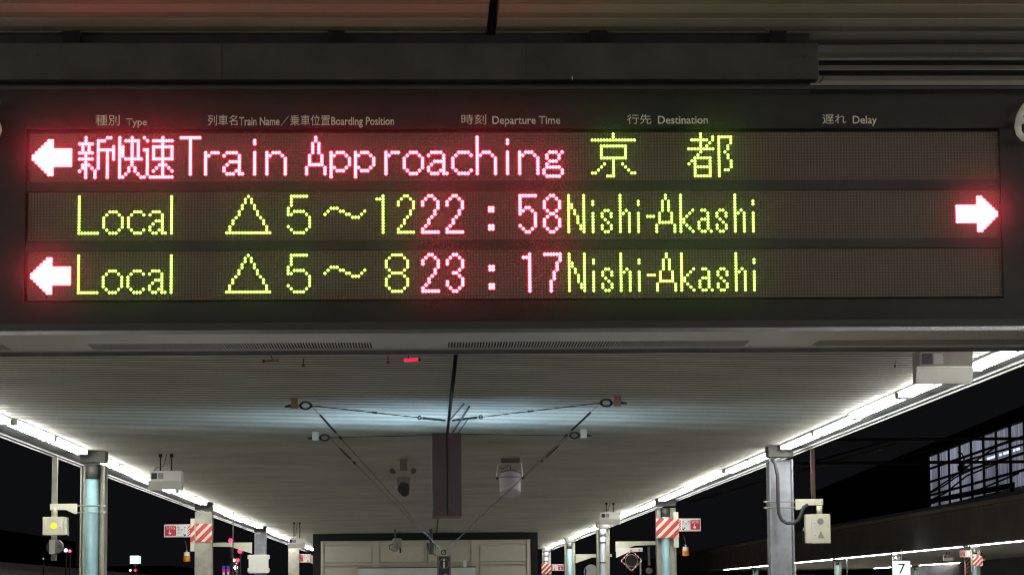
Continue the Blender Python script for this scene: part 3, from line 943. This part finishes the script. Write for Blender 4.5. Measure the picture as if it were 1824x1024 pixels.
# floodlight-like camera and cylindrical lamp
t = thing('ceiling_camera', 'black camera with side knobs on a ceiling bracket, left of the brown hanging box', 'camera', (-0.32, 33.0, 3.0))
MB().box(-0.085, 0.10, 0.05, 0.14, 0.24, 0.32).build('bracket', mat('camera_bracket', (0.30, 0.29, 0.25), 0.5), t, bevel=0.006)
MB().box(-0.04, 0.055, 0.06, 0.12, 0.32, 0.46).build('ceiling_mount', mat('camera_mount', (0.13, 0.12, 0.07), 0.6), t, bevel=0.006)
MB().box(-0.085, 0.090, 0.0, 0.10, 0.14, 0.24).build('shade', mat('camera_shade', (0.16, 0.15, 0.14), 0.5), t, bevel=0.012)
MB().cyl((0.01, -0.02, 0.09), (0.0, 0.2, 0.18), 0.075, 20).build('body', black_m, t, smooth=False, bevel=0.006)
MB().cyl((0.025, -0.06, 0.045), (0.02, 0.0, 0.07), 0.052, 20).build('lens_hood', black_m, t)
for s in (-1, 1):
    MB().cyl((s * 0.135, 0.06, 0.32), (s * 0.125, 0.10, 0.31), 0.032, 12).build('side_knob', mat('knob_olive', (0.07, 0.065, 0.05), 0.6), t)
    MB().cyl((s * 0.07, 0.08, 0.29), (s * 0.13, 0.08, 0.315), 0.009, 8).build('knob_arm', dark_m, t)
t = thing('hanging_lamp', 'unlit white bucket-shaped lamp hung by a wire yoke, right of the brown hanging box', 'lamp', (1.005, 33.0, 3.03))
MB().cyl((0, 0.0, 0), (0, 0.10, 0.215), 0.125, 24, 0.135).build('shade', mat('lamp_lilac_white', (0.50, 0.49, 0.52), 0.5), t, bevel=0.004)
MB().cyl((0, 0.1, 0.205), (0, 0.11, 0.275), 0.112, 20).build('lamp_neck', mat('lamp_neck_grey', (0.13, 0.13, 0.11), 0.6), t, bevel=0.008)
MB().tube([(-0.165, 0.08, 0.19), (-0.16, 0.08, 0.27), (-0.15, 0.08, 0.345), (-0.10, 0.08, 0.375), (0.10, 0.08, 0.375), (0.145, 0.08, 0.37), (0.15, 0.08, 0.27), (0.15, 0.08, 0.19)], 0.006, 6).build('yoke', steel_m, t)
MB().torus((0, 0.08, 0.198), 0.15, 0.010, 'Z').build('lamp_ring', mat('lamp_ring_grey', (0.28, 0.28, 0.26), 0.5), t)
for s in (-1, 1):
    MB().cyl((s * 0.15, 0.08, 0.195), (s * 0.172, 0.08, 0.185), 0.015, 10).build('thumb_screw', dark_m, t)
MB().box(-0.11, 0.12, 0.06, 0.10, 0.375, 0.44).build('ceiling_plate', mat('plate_dark', (0.08, 0.07, 0.06), 0.6), t)
MB().tube([(-0.14, 0.07, 0.33), (-0.09, 0.07, 0.30), (-0.03, 0.07, 0.345), (0.0, 0.07, 0.35), (0.01, 0.08, 0.28)], 0.006, 6).build('cable', cable_m, t)

t = thing('ceiling_camera', 'pale weathered camera on the ceiling in front of the kiosk, left of centre', 'camera', (-0.80, 66.5, 2.86))
MB().box(-0.11, 0.12, 0, 0.2, 0.12, 0.38).build('body', mat('camera_pale', (0.30, 0.31, 0.25), 0.6), t, bevel=0.04)
MB().cyl((-0.05, 0.0, 0.08), (-0.02, 0.1, 0.26), 0.085, 16, 0.12).build('hood', mat('camera_pale', (0.30, 0.31, 0.25), 0.6), t)
MB().cyl((-0.03, 0.1, 0.36), (-0.05, 0.1, 0.605), 0.022, 8).build('stem', cap_m, t)
MB().cyl((0.085, 0.0, 0.02), (0.085, 0.05, 0.14), 0.018, 8).build('lower_bolt', dark_m, t)
MB().tube([(-0.10, 0.0, 0.24), (-0.19, 0.0, 0.2), (-0.17, 0, 0.1), (-0.06, 0, 0.09)], 0.012, 6).build('cable', black_m, t)
t = thing('ceiling_camera', 'small dark tapered camera above the information sign ring', 'camera', (0.045, 66.5, 2.84))
MB().cyl((0, 0, 0), (0, 0.05, 0.26), 0.055, 14, 0.10).build('body', mat('camera_dark', (0.05, 0.052, 0.045), 0.5), t)
MB().box(-0.125, 0.125, 0.02, 0.09, 0.25, 0.275).box(-0.125, -0.105, 0.02, 0.09, 0.10, 0.25).box(0.105, 0.125, 0.02, 0.09, 0.10, 0.25).build('bracket', mat('camera_bracket_dark', (0.22, 0.20, 0.18), 0.5), t)
MB().cyl((0.0, 0.05, 0.275), (0.0, 0.05, CZ + 0.02 - 2.84), 0.04, 10).build('stem', black_m, t)
MB().tube([(0.05, 0, 0.02), (0.09, 0, -0.02), (0.13, 0, -0.05)], 0.012, 6).build('cable', cable_m, t)

# brown hanging box with a seam
t = thing('hanging_box', 'tall dull brown box hanging under the ceiling seam, split by a dark seam', 'hanging box', (0.19, 27.9, 2.602))
MB().box(-0.154, -0.006, 0, 0.9, 0, 0.86).build('side_panel', brown_m, t, bevel=0.003)
MB().box(0.008, 0.151, 0.004, 0.9, 0, 0.86).build('side_panel', brown_m, t, bevel=0.003)
MB().box(-0.006, 0.008, 0.02, 0.88, 0.002, 0.858).build('seam', black_m, t)
MB().box(-0.160, -0.155, -0.004, 0.02, 0, 0.86).build('edge_trim', grey_m, t)

# ceiling anchors, suspension wires, information sign
ring_c = (0.135, 25.2, 2.178)
anchors = [(-1.148, 22.9, -1, 'brown insulator with oval ring, front left ceiling anchor'), (1.62, 22.8, 1, 'brown insulator with oval ring, front right ceiling anchor'),
           (-1.164, 27.5, -1, 'white insulator with oval ring, rear left ceiling anchor'), (1.595, 27.4, 1, 'white insulator with oval ring, rear right ceiling anchor')]
block_b = mat('insulator_brown', (0.22, 0.13, 0.09), 0.5)
block_w = mat('insulator_white', (0.50, 0.52, 0.46), 0.5)
for k, (ax, ay, s, lab) in enumerate(anchors):
    t = thing('ceiling_anchor', lab, 'anchor', (ax, ay, 3.40), 'ceiling anchors of the suspension wires')
    MB().box(-0.032, 0.032, -0.02, 0.05, -0.028, 0.062).build('insulator', block_b if k < 2 else block_w, t, bevel=0.004)
    MB().torus((-s * 0.095, 0.01, 0.0), 0.030, 0.0075, 'Y', 1.5).build('oval_ring', wire_m, t)
    MB().cyl((s * 0.032, 0.01, 0.0), (s * 0.085, 0.01, -0.006), 0.014, 8, 0.006).build('pin', wire_m, t)
    MB().cyl((-s * 0.03, 0.01, 0.0), (-s * 0.055, 0.01, 0.0), 0.006, 6).build('hook', wire_m, t)
    a = Vector((ax - s * 0.145, ay + 0.01, 3.40)); b = Vector(ring_c)
    w = thing('suspension_wire', ['long thin wire from the front left ceiling anchor down to the sign ring', 'long thin wire from the front right ceiling anchor down to the sign ring',
                                  'long thin wire from the rear left ceiling anchor down to the sign ring', 'long thin wire from the rear right ceiling anchor down to the sign ring'][k], 'wire', tuple(a),
              'wires holding the information sign')
    d = b - a
    MB().cyl((0, 0, 0), d, 0.0024, 6).build('strand', wire_m, w)
    f1, f2 = (0.06, 0.17) if k < 2 else (0.10, 0.20)
    MB().cyl(d * f1, d * f2, 0.009, 8).build('turnbuckle', wire_m, w)
    MB().cyl(d * (f2 + 0.03), d * (f2 + 0.04), 0.012, 8).build('wire_clip', wire_m, w)
    c2 = Vector((0.19, 25.4 if k < 2 else ay + 0.05, 3.425))
    w = thing('stay_wire', ['thin stay from the front left anchor to the ceiling seam', 'thin stay from the front right anchor to the ceiling seam',
                            'thin stay from the rear left anchor to the brown box', 'thin stay from the rear right anchor to the brown box'][k], 'wire', tuple(a), 'stays under the ceiling')
    d = c2 - a
    MB().cyl((0, 0, 0), d, 0.0042 if k < 2 else 0.003, 6).build('strand', wire_m, w)
    if k < 2:
        MB().cyl(d * 0.80, d * 0.97, 0.011, 8).build('turnbuckle', wire_m, w)
        MB().torus(tuple(d * 0.77), 0.016, 0.005).build('shackle', wire_m, w)
        MB().cyl(d * 0.42, d * 0.45, 0.009, 8).build('wire_clip', wire_m, w)
rods = MB().cyl((0.19, 25.4, 3.42), (0.31, 23.4, 3.44), 0.007, 6).cyl((0.24, 27.3, 3.42), (0.36, 23.6, 3.43), 0.010, 6).cyl((0.30, 27.2, 3.42), (0.37, 25.3, 3.43), 0.006, 6)
tag(rods.build('tie_rods', wire_m), 'short dark tie rods crossing the ceiling seam above the brown box', 'tie rods')

t = thing('information_sign', 'narrow black sign with a circled white i, hanging from a ring', 'sign', (0.139, 25.2, 0))
MB().torus((-0.004, 0, 2.178), 0.021, 0.005).build('ring', wire_m, t)
MB().box(-0.052, 0.052, -0.012, 0.03, 1.30, 2.140).build('panel', ink_m, t)
MB().box(-0.066, -0.053, -0.014, 0.032, 1.30, 2.148).box(0.053, 0.066, -0.014, 0.032, 1.30, 2.148).box(-0.053, 0.053, -0.014, 0.032, 2.141, 2.148).build('frame', mat('sign_frame', (0.25, 0.17, 0.16), 0.5), t)
MB().torus((0.0, -0.013, 2.072), 0.047, 0.0022).build('circle', grey_m, t)
MB().box(-0.0085, 0.0085, -0.014, -0.0125, 2.035, 2.088).build('letter_i', signw_m, t)
MB().cyl((0.0, -0.014, 2.106), (0.0, -0.0125, 2.106), 0.011, 12).build('letter_dot', signw_m, t)
MB().box(-0.046, -0.004, -0.014, -0.0125, 1.945, 1.962).box(0.004, 0.024, -0.014, -0.0125, 1.948, 1.975).box(0.0, 0.046, -0.0145, -0.0125, 1.945, 1.958).build('pictogram', signw_m, t)

# added light source, out of view below; its open top washes the ceiling
t = thing('added_uplight', 'added unseen light box under the information sign, lighting the ceiling from its top', 'sign', (0.2, 25.45, 1.5))
for s in (-1, 1):
    a, b = (0.20, 0.75) if s > 0 else (-0.75, -0.20)
    MB().box(a, b, -0.10, 0.10, 0.0, 0.30).build('uplight_case', mat('uplight_case', (0.3, 0.3, 0.3), 0.5), t)
    MB().box(a, b, -0.135, -0.102, 0.0, 0.415).build('side_cover', dark_m, t)
    MB().box(a, b, 0.102, 0.135, 0.0, 0.415).build('side_cover', dark_m, t)
    MB().box(a + 0.02, b - 0.02, -0.05, 0.05, 0.315, 0.325).build('light_strip', emis('cool_strip', (0.50, 0.76, 1.0), 340.0), t)
    MB().box(0 if s > 0 else -0.20, 0.20 if s > 0 else 0, -0.03, 0.03, 0.10, 0.16).build('cross_bar', dark_m, t)
    MB().box(s * 0.02 - 0.015, s * 0.02 + 0.015, -0.235, -0.03, 0.11, 0.15).build('carrier', dark_m, t)

# small tubes and hooks on the ceiling just behind the board
def small_tube(label, x, m, lit):
    t = thing('ceiling_indicator', label, 'indicator', (x, 18.45, 3.39))
    MB().cyl((-0.055, 0, 0.0), (0.045, 0, 0.004), 0.011, 12).build('tube', m, t, smooth=True)
    MB().cyl((0.045, 0, 0.004) if lit else (-0.07, 0, 0), (0.062, 0, 0.004) if lit else (-0.055, 0, 0), 0.013, 12).build('end_cap', black_m, t)
    MB().cyl((-0.022 if lit else 0.0, 0, 0.0), (-0.024 if lit else -0.02, -0.02, 0.07), 0.0045, 8).build('stem', black_m, t)
    return t


small_tube('small glowing red tube hung from the ceiling just behind the board', -0.115, emis('red_indicator', (1.3, 0.02, 0.10), 1.0), True)
small_tube('small unlit brown tube hung from the ceiling behind the board, at its left half', -1.075, mat('tube_brown', (0.20, 0.12, 0.09), 0.5), False)
for x, y in ((-0.895, 19.1), (-0.285, 18.9), (3.44, 19.45)):
    lab = {-0.895: 'small black ceiling hook right of the unlit brown tube', -0.285: 'small black ceiling hook left of the glowing red tube', 3.44: 'dark ceiling hook beside the nearest hanging white box'}[x]
    tag(MB().cyl((x, y, 3.42), (x, y, 3.47), 0.004, 6).cyl((x, y, 3.405), (x, y, 3.425), 0.011, 10).build('ceiling_hook', black_m), lab, 'hook')
random.seed(3)

# ================================================================== KIOSK AT THE END
KY = 70.5
t = thing('kiosk', 'cream panelled kiosk with a dark frame closing the platform at the far end', 'kiosk', (0, KY, 0))
u = 0.014845
def kx(px): return (px - 765) * u
mb = MB()
mb.box(kx(560), kx(573), -0.05, 0.05, 0, 3.455)
mb.box(kx(945), kx(957.5), -0.05, 0.05, 0, 3.455)
mb.box(kx(573), kx(945), -0.05, 0.05, 3.268, 3.455)
mb.build('frame', dark_m, t)
MB().box(kx(573), kx(945), 0.02, 6.0, 0, 3.455).build('wall', mould_m, t)
cols3 = [(579.5, 664), (678, 757), (762, 838.5), (854, 937)]
for a, b in cols3:
    for z0, z1 in ((2.70, 3.115), (1.3, 2.56)):
        MB().box(kx(a), kx(b), -0.022, 0.018, z0, z1).build('panel', panel_m, t, bevel=0.01)
for a, b in ((664, 678), (838.5, 854), (573, 579.5), (937, 945), (757, 762)):
    MB().box(kx(a) + 0.015, kx(b) - 0.015, -0.05, 0.018, 0.5, 3.262).build('mullion', mould_m, t)
MB().box(kx(579.5), kx(937), -0.06, 0.016, 2.628, 2.655).build('rail', mould_m, t)
MB().box(kx(579.5), kx(937), -0.055, 0.016, 3.17, 3.21).build('rail', mould_m, t)
t2 = thing('notice_board', 'pale wide notice board leaning on the kiosk wall behind the information sign', 'notice board', (0, KY - 0.2, 0))
MB().box(kx(640), kx(846), 0, 0.03, 1.2, 2.545).build('board', mat('notice_white', (0.62, 0.66, 0.60), 0.35, 0, 0.15, 1.2), t2)
MB().box(kx(640) - 0.02, kx(846) + 0.02, -0.002, 0.032, 2.545, 2.57).build('top_edge', brown_m, t2)
MB().box(kx(825), kx(831), -0.05, 0.0, 2.56, 2.72).build('paper_slip', signw_m, t2)

# ================================================================== NEIGHBOUR PLATFORM RIGHT
nb = thing('neighbour_canopy', 'long dark canopy of the next platform across the tracks on the right', 'canopy', (0, 0, 0))
pr = [(19.15, 3.46), (19.15, 4.72), (20.4, 5.12), (29.6, 5.12), (30.6, 4.72), (30.6, 3.46)]
MB().prism_y(pr, 60, 260).build('fascia', nfascia_m, nb)
MB().box(19.1, 19.14, 60, 260, 4.66, 4.74).build('roof_edge', nroof_m, nb)
MB().prism_y([(19.10, 4.75), (20.4, 5.15), (20.4, 5.25), (19.05, 4.90)], 60, 260).build('roof_slope', nroof_m, nb)
MB().box(19.3, 30.5, 60, 260, 3.44, 3.458).build('underside', nceil_m, nb)
npf = MB().box(18.9, 30.9, 40, 290, -1.14, 0.0).build('platform_floor', concrete_m, kind='structure')
ncol_lab = {}
for k, yc in enumerate((63.6, 79.8, 95.2, 111.5, 127.6, 143.5, 160.0)):
    for j, xx in enumerate((19.55, 29.2)):
        m_ = (colp_m, pipeg_m if k % 2 else pipe_m)
        c = h_column('far_canopy_column', ['front', 'rear'][j] + ' column of the neighbouring right platform, ' +
                     ['just outside the frame', 'outside the frame', 'with the striped band near the frame edge', 'right behind the number 7 sign', 'left of the number 7 sign', 'behind the right signal box', 'farthest of its row'][k],
                     xx, yc, m_[0], m_[1], w=0.34, group='columns of the neighbouring platform')
lampn = None
for xx in (19.45, 29.4):
    for a in (64, 80.2, 96.6, 111.9, 128.0, 144.0, 160.4):
        for q2 in range(6):
            ordn = ['first', 'second', 'third', 'fourth', 'fifth', 'sixth'][q2]
            bay = {64: 'first', 80.2: 'second', 96.6: 'third', 111.9: 'fourth', 128.0: 'fifth', 144.0: 'sixth', 160.4: 'seventh'}[a]
            lab = '%s lamp in the %s bay of the neighbouring right canopy, %s row' % (ordn, bay, 'front' if xx < 20 else 'rear')
            o = dup(lamp0, (xx, a + 0.1 + q2 * 2.56, 3.40), lab, 'fluorescent lamps of the neighbouring platform')
c_st = MB().box(19.40, 19.75, 94.9, 94.93, 2.70, 3.06)
tag(c_st.build('striped_band', stripe_m), 'red and white striped band on the right neighbouring platform column', 'marking')
sos_sign('far emergency button sign on the neighbouring right platform, left of its striped column', 19.30, 94.7, 3.02, -1, 0.42, 0.24)
sos_sign('farther emergency button sign low beside the striped post of the neighbouring right platform', 24.3, 119.0, 2.85, 1, 0.34, 0.22)
tag(MB().box(24.0, 24.28, 119.0, 119.3, 2.5, 3.10).box(24.02, 24.26, 119.31, 119.5, 0, 3.44).build('striped_post', stripe_m), 'red and white striped post under the neighbouring right canopy', 'post')
t = thing('platform_number_sign', 'lit white square sign with a blue 7 on the neighbouring platform', 'sign', (18.35, 103.5, 2.43))
MB().box(-0.33, 0.34, 0, 0.18, 0, 0.59).build('light_box', emis('lit_sign', (1.05, 1.15, 1.25), 1.0), t)
lettering('numeral', '7', -0.12, 0.14, 0.10, 0.48, -0.004, blue_m, t, thick=0.004)
MB().cyl((0, 0.1, 0.59), (0, 0.1, 1.03), 0.02, 8).build('hanger', steel_m, t)
t = thing('lit_sign', 'small lit white sign low under the neighbouring canopy', 'sign', (19.6, 125.0, 2.25))
MB().box(-0.38, 0.38, 0, 0.15, 0, 0.34).build('light_box', emis('lit_sign2', (1.0, 1.1, 1.2), 1.0), t)
MB().cyl((0, 0.1, 0.34), (0, 0.1, 1.2), 0.02, 8).build('hanger', steel_m, t)
for (x, y) in ((21.3, 88.6), (20.6, 105.5), (22.4, 108.0)):
    tt = dup(bpy.data.objects['hanging_unit'], (x, y, 3.05), {21.3: 'white box hung under the neighbouring canopy near the frame edge', 20.6: 'pale box hung under the neighbouring canopy right of the 7 sign',
                                                             22.4: 'faint pale box hung deeper under the neighbouring canopy'}[x], 'white boxes under the neighbouring canopy')

# glazed building far right
gb = thing('glazed_building', 'dark station building with a lit grid of window panes, upper right', 'building', (0, 0, 0))
MB().box(30.9, 45, 60, 230, 0, 6.3).box(30.9, 45, 159.3, 230, 6.3, 10.6).box(30.9, 45, 60, 159.3, 9.9, 10.6).box(33.5, 45, 60, 159.3, 6.3, 9.9).build('wall', blackbld_m, gb)


def pane_material():
    m = bpy.data.materials.new('lit_pane')
    m.use_nodes = True
    t = m.node_tree
    t.nodes.remove(t.nodes['Principled BSDF'])
    tc = t.nodes.new('ShaderNodeTexCoord')
    mp = t.nodes.new('ShaderNodeMapping'); mp.inputs['Scale'].default_value = (1, 3.2, 0.12)
    t.links.new(tc.outputs['Object'], mp.inputs[0])
    n = t.nodes.new('ShaderNodeTexNoise'); n.inputs['Scale'].default_value = 1.1; n.inputs['Detail'].default_value = 5
    t.links.new(mp.outputs[0], n.inputs['Vector'])
    n2 = t.nodes.new('ShaderNodeTexNoise'); n2.inputs['Scale'].default_value = 0.12
    t.links.new(tc.outputs['Object'], n2.inputs['Vector'])
    ma = t.nodes.new('ShaderNodeMath'); ma.operation = 'MULTIPLY'
    t.links.new(n.outputs['Fac'], ma.inputs[0]); t.links.new(n2.outputs['Fac'], ma.inputs[1])
    r = t.nodes.new('ShaderNodeValToRGB')
    r.color_ramp.elements[0].position = 0.12; r.color_ramp.elements[0].color = (0.020, 0.022, 0.032, 1)
    r.color_ramp.elements[1].position = 0.42; r.color_ramp.elements[1].color = (0.37, 0.385, 0.48, 1)
    t.links.new(ma.outputs[0], r.inputs[0])
    e = t.nodes.new('ShaderNodeEmission')
    t.links.new(r.outputs[0], e.inputs[0])
    tr = t.nodes.new('ShaderNodeBsdfTransparent')
    mx = t.nodes.new('ShaderNodeMixShader'); mx.inputs[0].default_value = 0.75
    t.links.new(tr.outputs[0], mx.inputs[1]); t.links.new(e.outputs[0], mx.inputs[2])
    t.links.new(mx.outputs[0], t.nodes['Material Output'].inputs['Surface'])
    return m


pane_m = pane_material()
gb.matrix_world = Matrix.Translation((30.0, 159.0, 0)) @ Matrix.Rotation(math.radians(-2.7), 4, 'Z') @ Matrix.Translation((-31.0, -159.3, 0))
ys = []
y = 159.0
n_rows = [(6.85, 7.50), (7.63, 8.30), (8.42, 9.08), (9.20, 9.85)]
yl = 159.0
pw = 4.1
while yl > 66:
    for z0, z1 in n_rows:
        o = MB().box(31.0, 31.02, yl - pw + 0.45, yl - 0.1, z0, z1).build('pane', pane_m, gb)
    yl -= pw
mb = MB()
yl = 159.3
while yl > 66:
    mb.box(30.92, 31.08, yl - 0.30, yl, 6.3, 9.9)
    yl -= pw
mb.build('vertical_bars', mullion_m, gb, kind='stuff')
for z in (7.50, 8.30, 9.08):
    MB().box(30.90, 31.10, 66, 159.3, z, z + 0.125).build('horizontal_bar', mullion_m, gb)
for (ya, yb) in ((143.5, 144.3), (142.3, 142.7), (138.5, 141.2), (137.0, 137.5), (133.0, 136.0), (131.6, 132.2)):
    MB().cyl((31.6, ya, 8.84), (31.6, yb, 8.84), 0.07, 8).build('ceiling_tube', emis('hall_tube', (0.8, 0.9, 1.0), 14.0), gb)

# catenary gantry and cables
t = thing('gantry', 'dark overhead line gantry with braces above the right tracks', 'gantry', (0, 0, 0))
gm = mat('gantry_steel', (0.05, 0.05, 0.05), 0.8)
MB().box(6.0, 18.6, 71.0, 71.15, 5.82, 5.90).build('beam', gm, t)
MB().box(6.0, 18.6, 71.0, 71.15, 5.20, 5.28).build('beam', gm, t)
for i in range(6):
    x = 6.2 + i * 2.05
    MB().cyl((x, 71.07, 5.28), (x + 2.0, 71.07, 5.82), 0.03, 6).build('brace', gm, t)
MB().cyl((9.0, 92, 4.95), (13.3, 72, 5.95), 0.05, 6).build('stay', gm, t)
MB().box(9.2, 9.45, 70.95, 71.2, -1.14, 5.82).build('post', gm, t)
cab = [((29.0, 157, 7.3), (28.8, 148, 7.9), (28.4, 140, 8.35), (27.9, 130, 8.9)),
       ((29.0, 157, 7.3), (28.8, 148, 7.75), (28.6, 144, 8.0), (28.3, 138, 8.15)),
       ((29.0, 157, 6.95), (28.8, 148, 7.3), (28.4, 140, 7.9), (27.8, 128, 8.1)),
       ((29.0, 157, 6.8), (28.7, 146, 7.0), (28.3, 136, 7.05), (27.6, 124, 7.3)),
       ((28.6, 143.0, 9.3), (28.5, 141.6, 9.15), (28.45, 140.8, 8.9), (28.4, 140.5, 8.6))]
labs = ['uppermost dark cable sagging across the lit window grid', 'second dark cable sagging across the lit window grid', 'third dark cable across the lit window grid, nearly straight',
        'lowest dark cable across the lit window grid', 'short drooping cable at the middle of the lit window grid']
for c, l in zip(cab, labs):
    tag(MB().tube(c, 0.05, 6).build('overhead_cable', black_m), l, 'cable')
MB2 = MB().box(28.6, 28.75, 60, 152, 6.85, 7.12)
tag(MB2.build('pipe_rack', black_m), 'dark horizontal pipe rack crossing the foot of the lit window grid', 'pipe rack')
t = thing('insulator_cluster', 'dark insulator cluster hanging before the lit window grid', 'insulator', (28.4, 141.0, 8.2))
MB().cyl((0, 0, 0), (0, 0, 0.28), 0.28, 10).build('body', black_m, t)
MB().cyl((0, 0, -0.15), (0, 0, 0.45), 0.12, 8).build('core', gm, t)

# ================================================================== LEFT SIDE
nl = thing('left_canopy', 'dark low canopy roof across the tracks on the left', 'canopy', (0, 0, 0))
MB().prism_y([(-16.0, 2.2), (-16.0, 2.95), (-16.6, 3.32), (-26, 3.32), (-26, 2.2)], 70, 160).build('fascia', nfascia_m, nl)
MB().box(-15.98, -15.93, 70, 160, 2.90, 2.97).build('roof_edge', nroof_m, nl)
tag(MB().box(-90, -34, 210, 260, 0, 7.5).box(-60, -24, 250, 300, 0, 5).build('far_building', blackbld_m), 'unlit dark buildings beyond the left tracks', 'building')
t = thing('lit_sign', 'glowing white-green sign on a pole beyond the left tracks', 'sign', (-8.72, 80, 2.84))
MB().box(-0.145, 0.10, 0, 0.12, 0.02, 0.25).build('light_box', emis('lit_sign_green', (1.1, 1.5, 1.25), 1.6), t)
MB().box(0.115, 0.16, 0, 0.12, 0.02, 0.24).build('side_strip', emis('lit_strip_green', (0.6, 1.2, 0.9), 1.0), t)
MB().cyl((0.0, 0.06, -3.98), (0.0, 0.06, 0.02), 0.03, 8).build('pole', gm, t)


def bulb(name, label, cat, x, y, z, r, col, s=6.0):
    t = thing(name, label, cat, (x, y, z))
    mb = MB().cyl((0, 0, 0), (0, 0.02, 0), r, 16)
    mb.build('lens', emis('glow_%02d' % len(MATS), col, s), t)
    MB().cyl((0, 0.021, 0), (0, 0.25, 0), r * 1.6, 12).build('lamp_case', black_m, t)
    MB().cyl((0, 0.1, -z - 1.14), (0, 0.1, -r * 1.6), 0.03, 6).build('pole', gm, t)
    return t


bulb('signal_light', 'small white light on the pole under the glowing green-white sign', 'signal', -8.80, 79.5, 2.655, 0.032, (1, 0.95, 0.7), 2.5)
bulb('signal_light', 'small red light right of the white one under the glowing green-white sign', 'signal', -8.66, 79.5, 2.655, 0.035, (1.0, 0.02, 0.08), 3)
bulb('signal_light', 'highest red signal light between the second and third left columns', 'signal', -5.90, 80, 3.515, 0.058, (1.0, 0.012, 0.045), 12)
bulb('signal_light', 'second highest red signal light left of the third left column', 'signal', -5.62, 80, 3.195, 0.058, (1.0, 0.012, 0.045), 12)
bulb('signal_light', 'red half of the paired lights left of the third left column', 'signal', -5.69, 80, 2.93, 0.050, (1.0, 0.012, 0.03), 12)
bulb('signal_light', 'amber-white half of the paired lights left of the third left column', 'signal', -5.80, 80, 2.93, 0.045, (1.0, 0.7, 0.3), 5)
bulb('signal_light', 'round white light lowest in the cluster left of the third left column', 'signal', -5.74, 80, 2.715, 0.060, (0.9, 0.95, 1.0), 5)
bulb('signal_light', 'tiny red light between the left signal box and the nearest left column', 'signal', -10.38, 78, 3.21, 0.040, (1.0, 0.05, 0.15), 6)
bulb('signal_light', 'small bluish white light beside the tiny red one, left of the nearest left column', 'signal', -10.52, 78.2, 3.235, 0.055, (0.7, 0.85, 1.0), 2.0)
bulb('signal_light', 'faint green dot below the left loudspeaker', 'signal', -11.42, 80, 3.03, 0.02, (0.5, 1.0, 0.4), 0.8)
for j, (x, lab) in enumerate(((-6.10, 'left of two blue and red neon strips in the far dark'), (-5.97, 'right of two blue and red neon strips in the far dark'))):
    t = thing('neon_sign', lab, 'sign', (x, 80, 2.35))
    MB().box(-0.04, 0.04, 0, 0.08, 0.32, 0.42).build('blue_top', emis('neon_blue', (0.02, 0.06, 0.55), 1.0), t)
    MB().box(-0.045, 0.045, 0, 0.08, 0.24, 0.319).build('red_middle', emis('neon_red', (0.75, 0.01, 0.05), 1.0), t)
    MB().box(-0.03, 0.03, 0, 0.08, 0.0, 0.239).build('pale_bottom', emis('neon_pale', (0.25, 0.40, 0.60), 1.0), t)
    MB().cyl((0, 0.1, -3.4), (0, 0.1, 0.1), 0.03, 6).build('pole', gm, t)
t = thing('mirror', 'thin edge-on mirror just right of the striped beige column', 'mirror', (-3.78, 52.0, 2.30))
MB().cyl((0.055, 0, 0.0), (0.07, 0.0, 0.0), 0.16, 24).build('mirror_glass', mat('mirror_dark', (0.035, 0.035, 0.04), 0.12, 0.3), t)
MB().box(-0.02, 0.0, 0.02, 0.05, -0.05, 1.15).build('stem', gm, t)
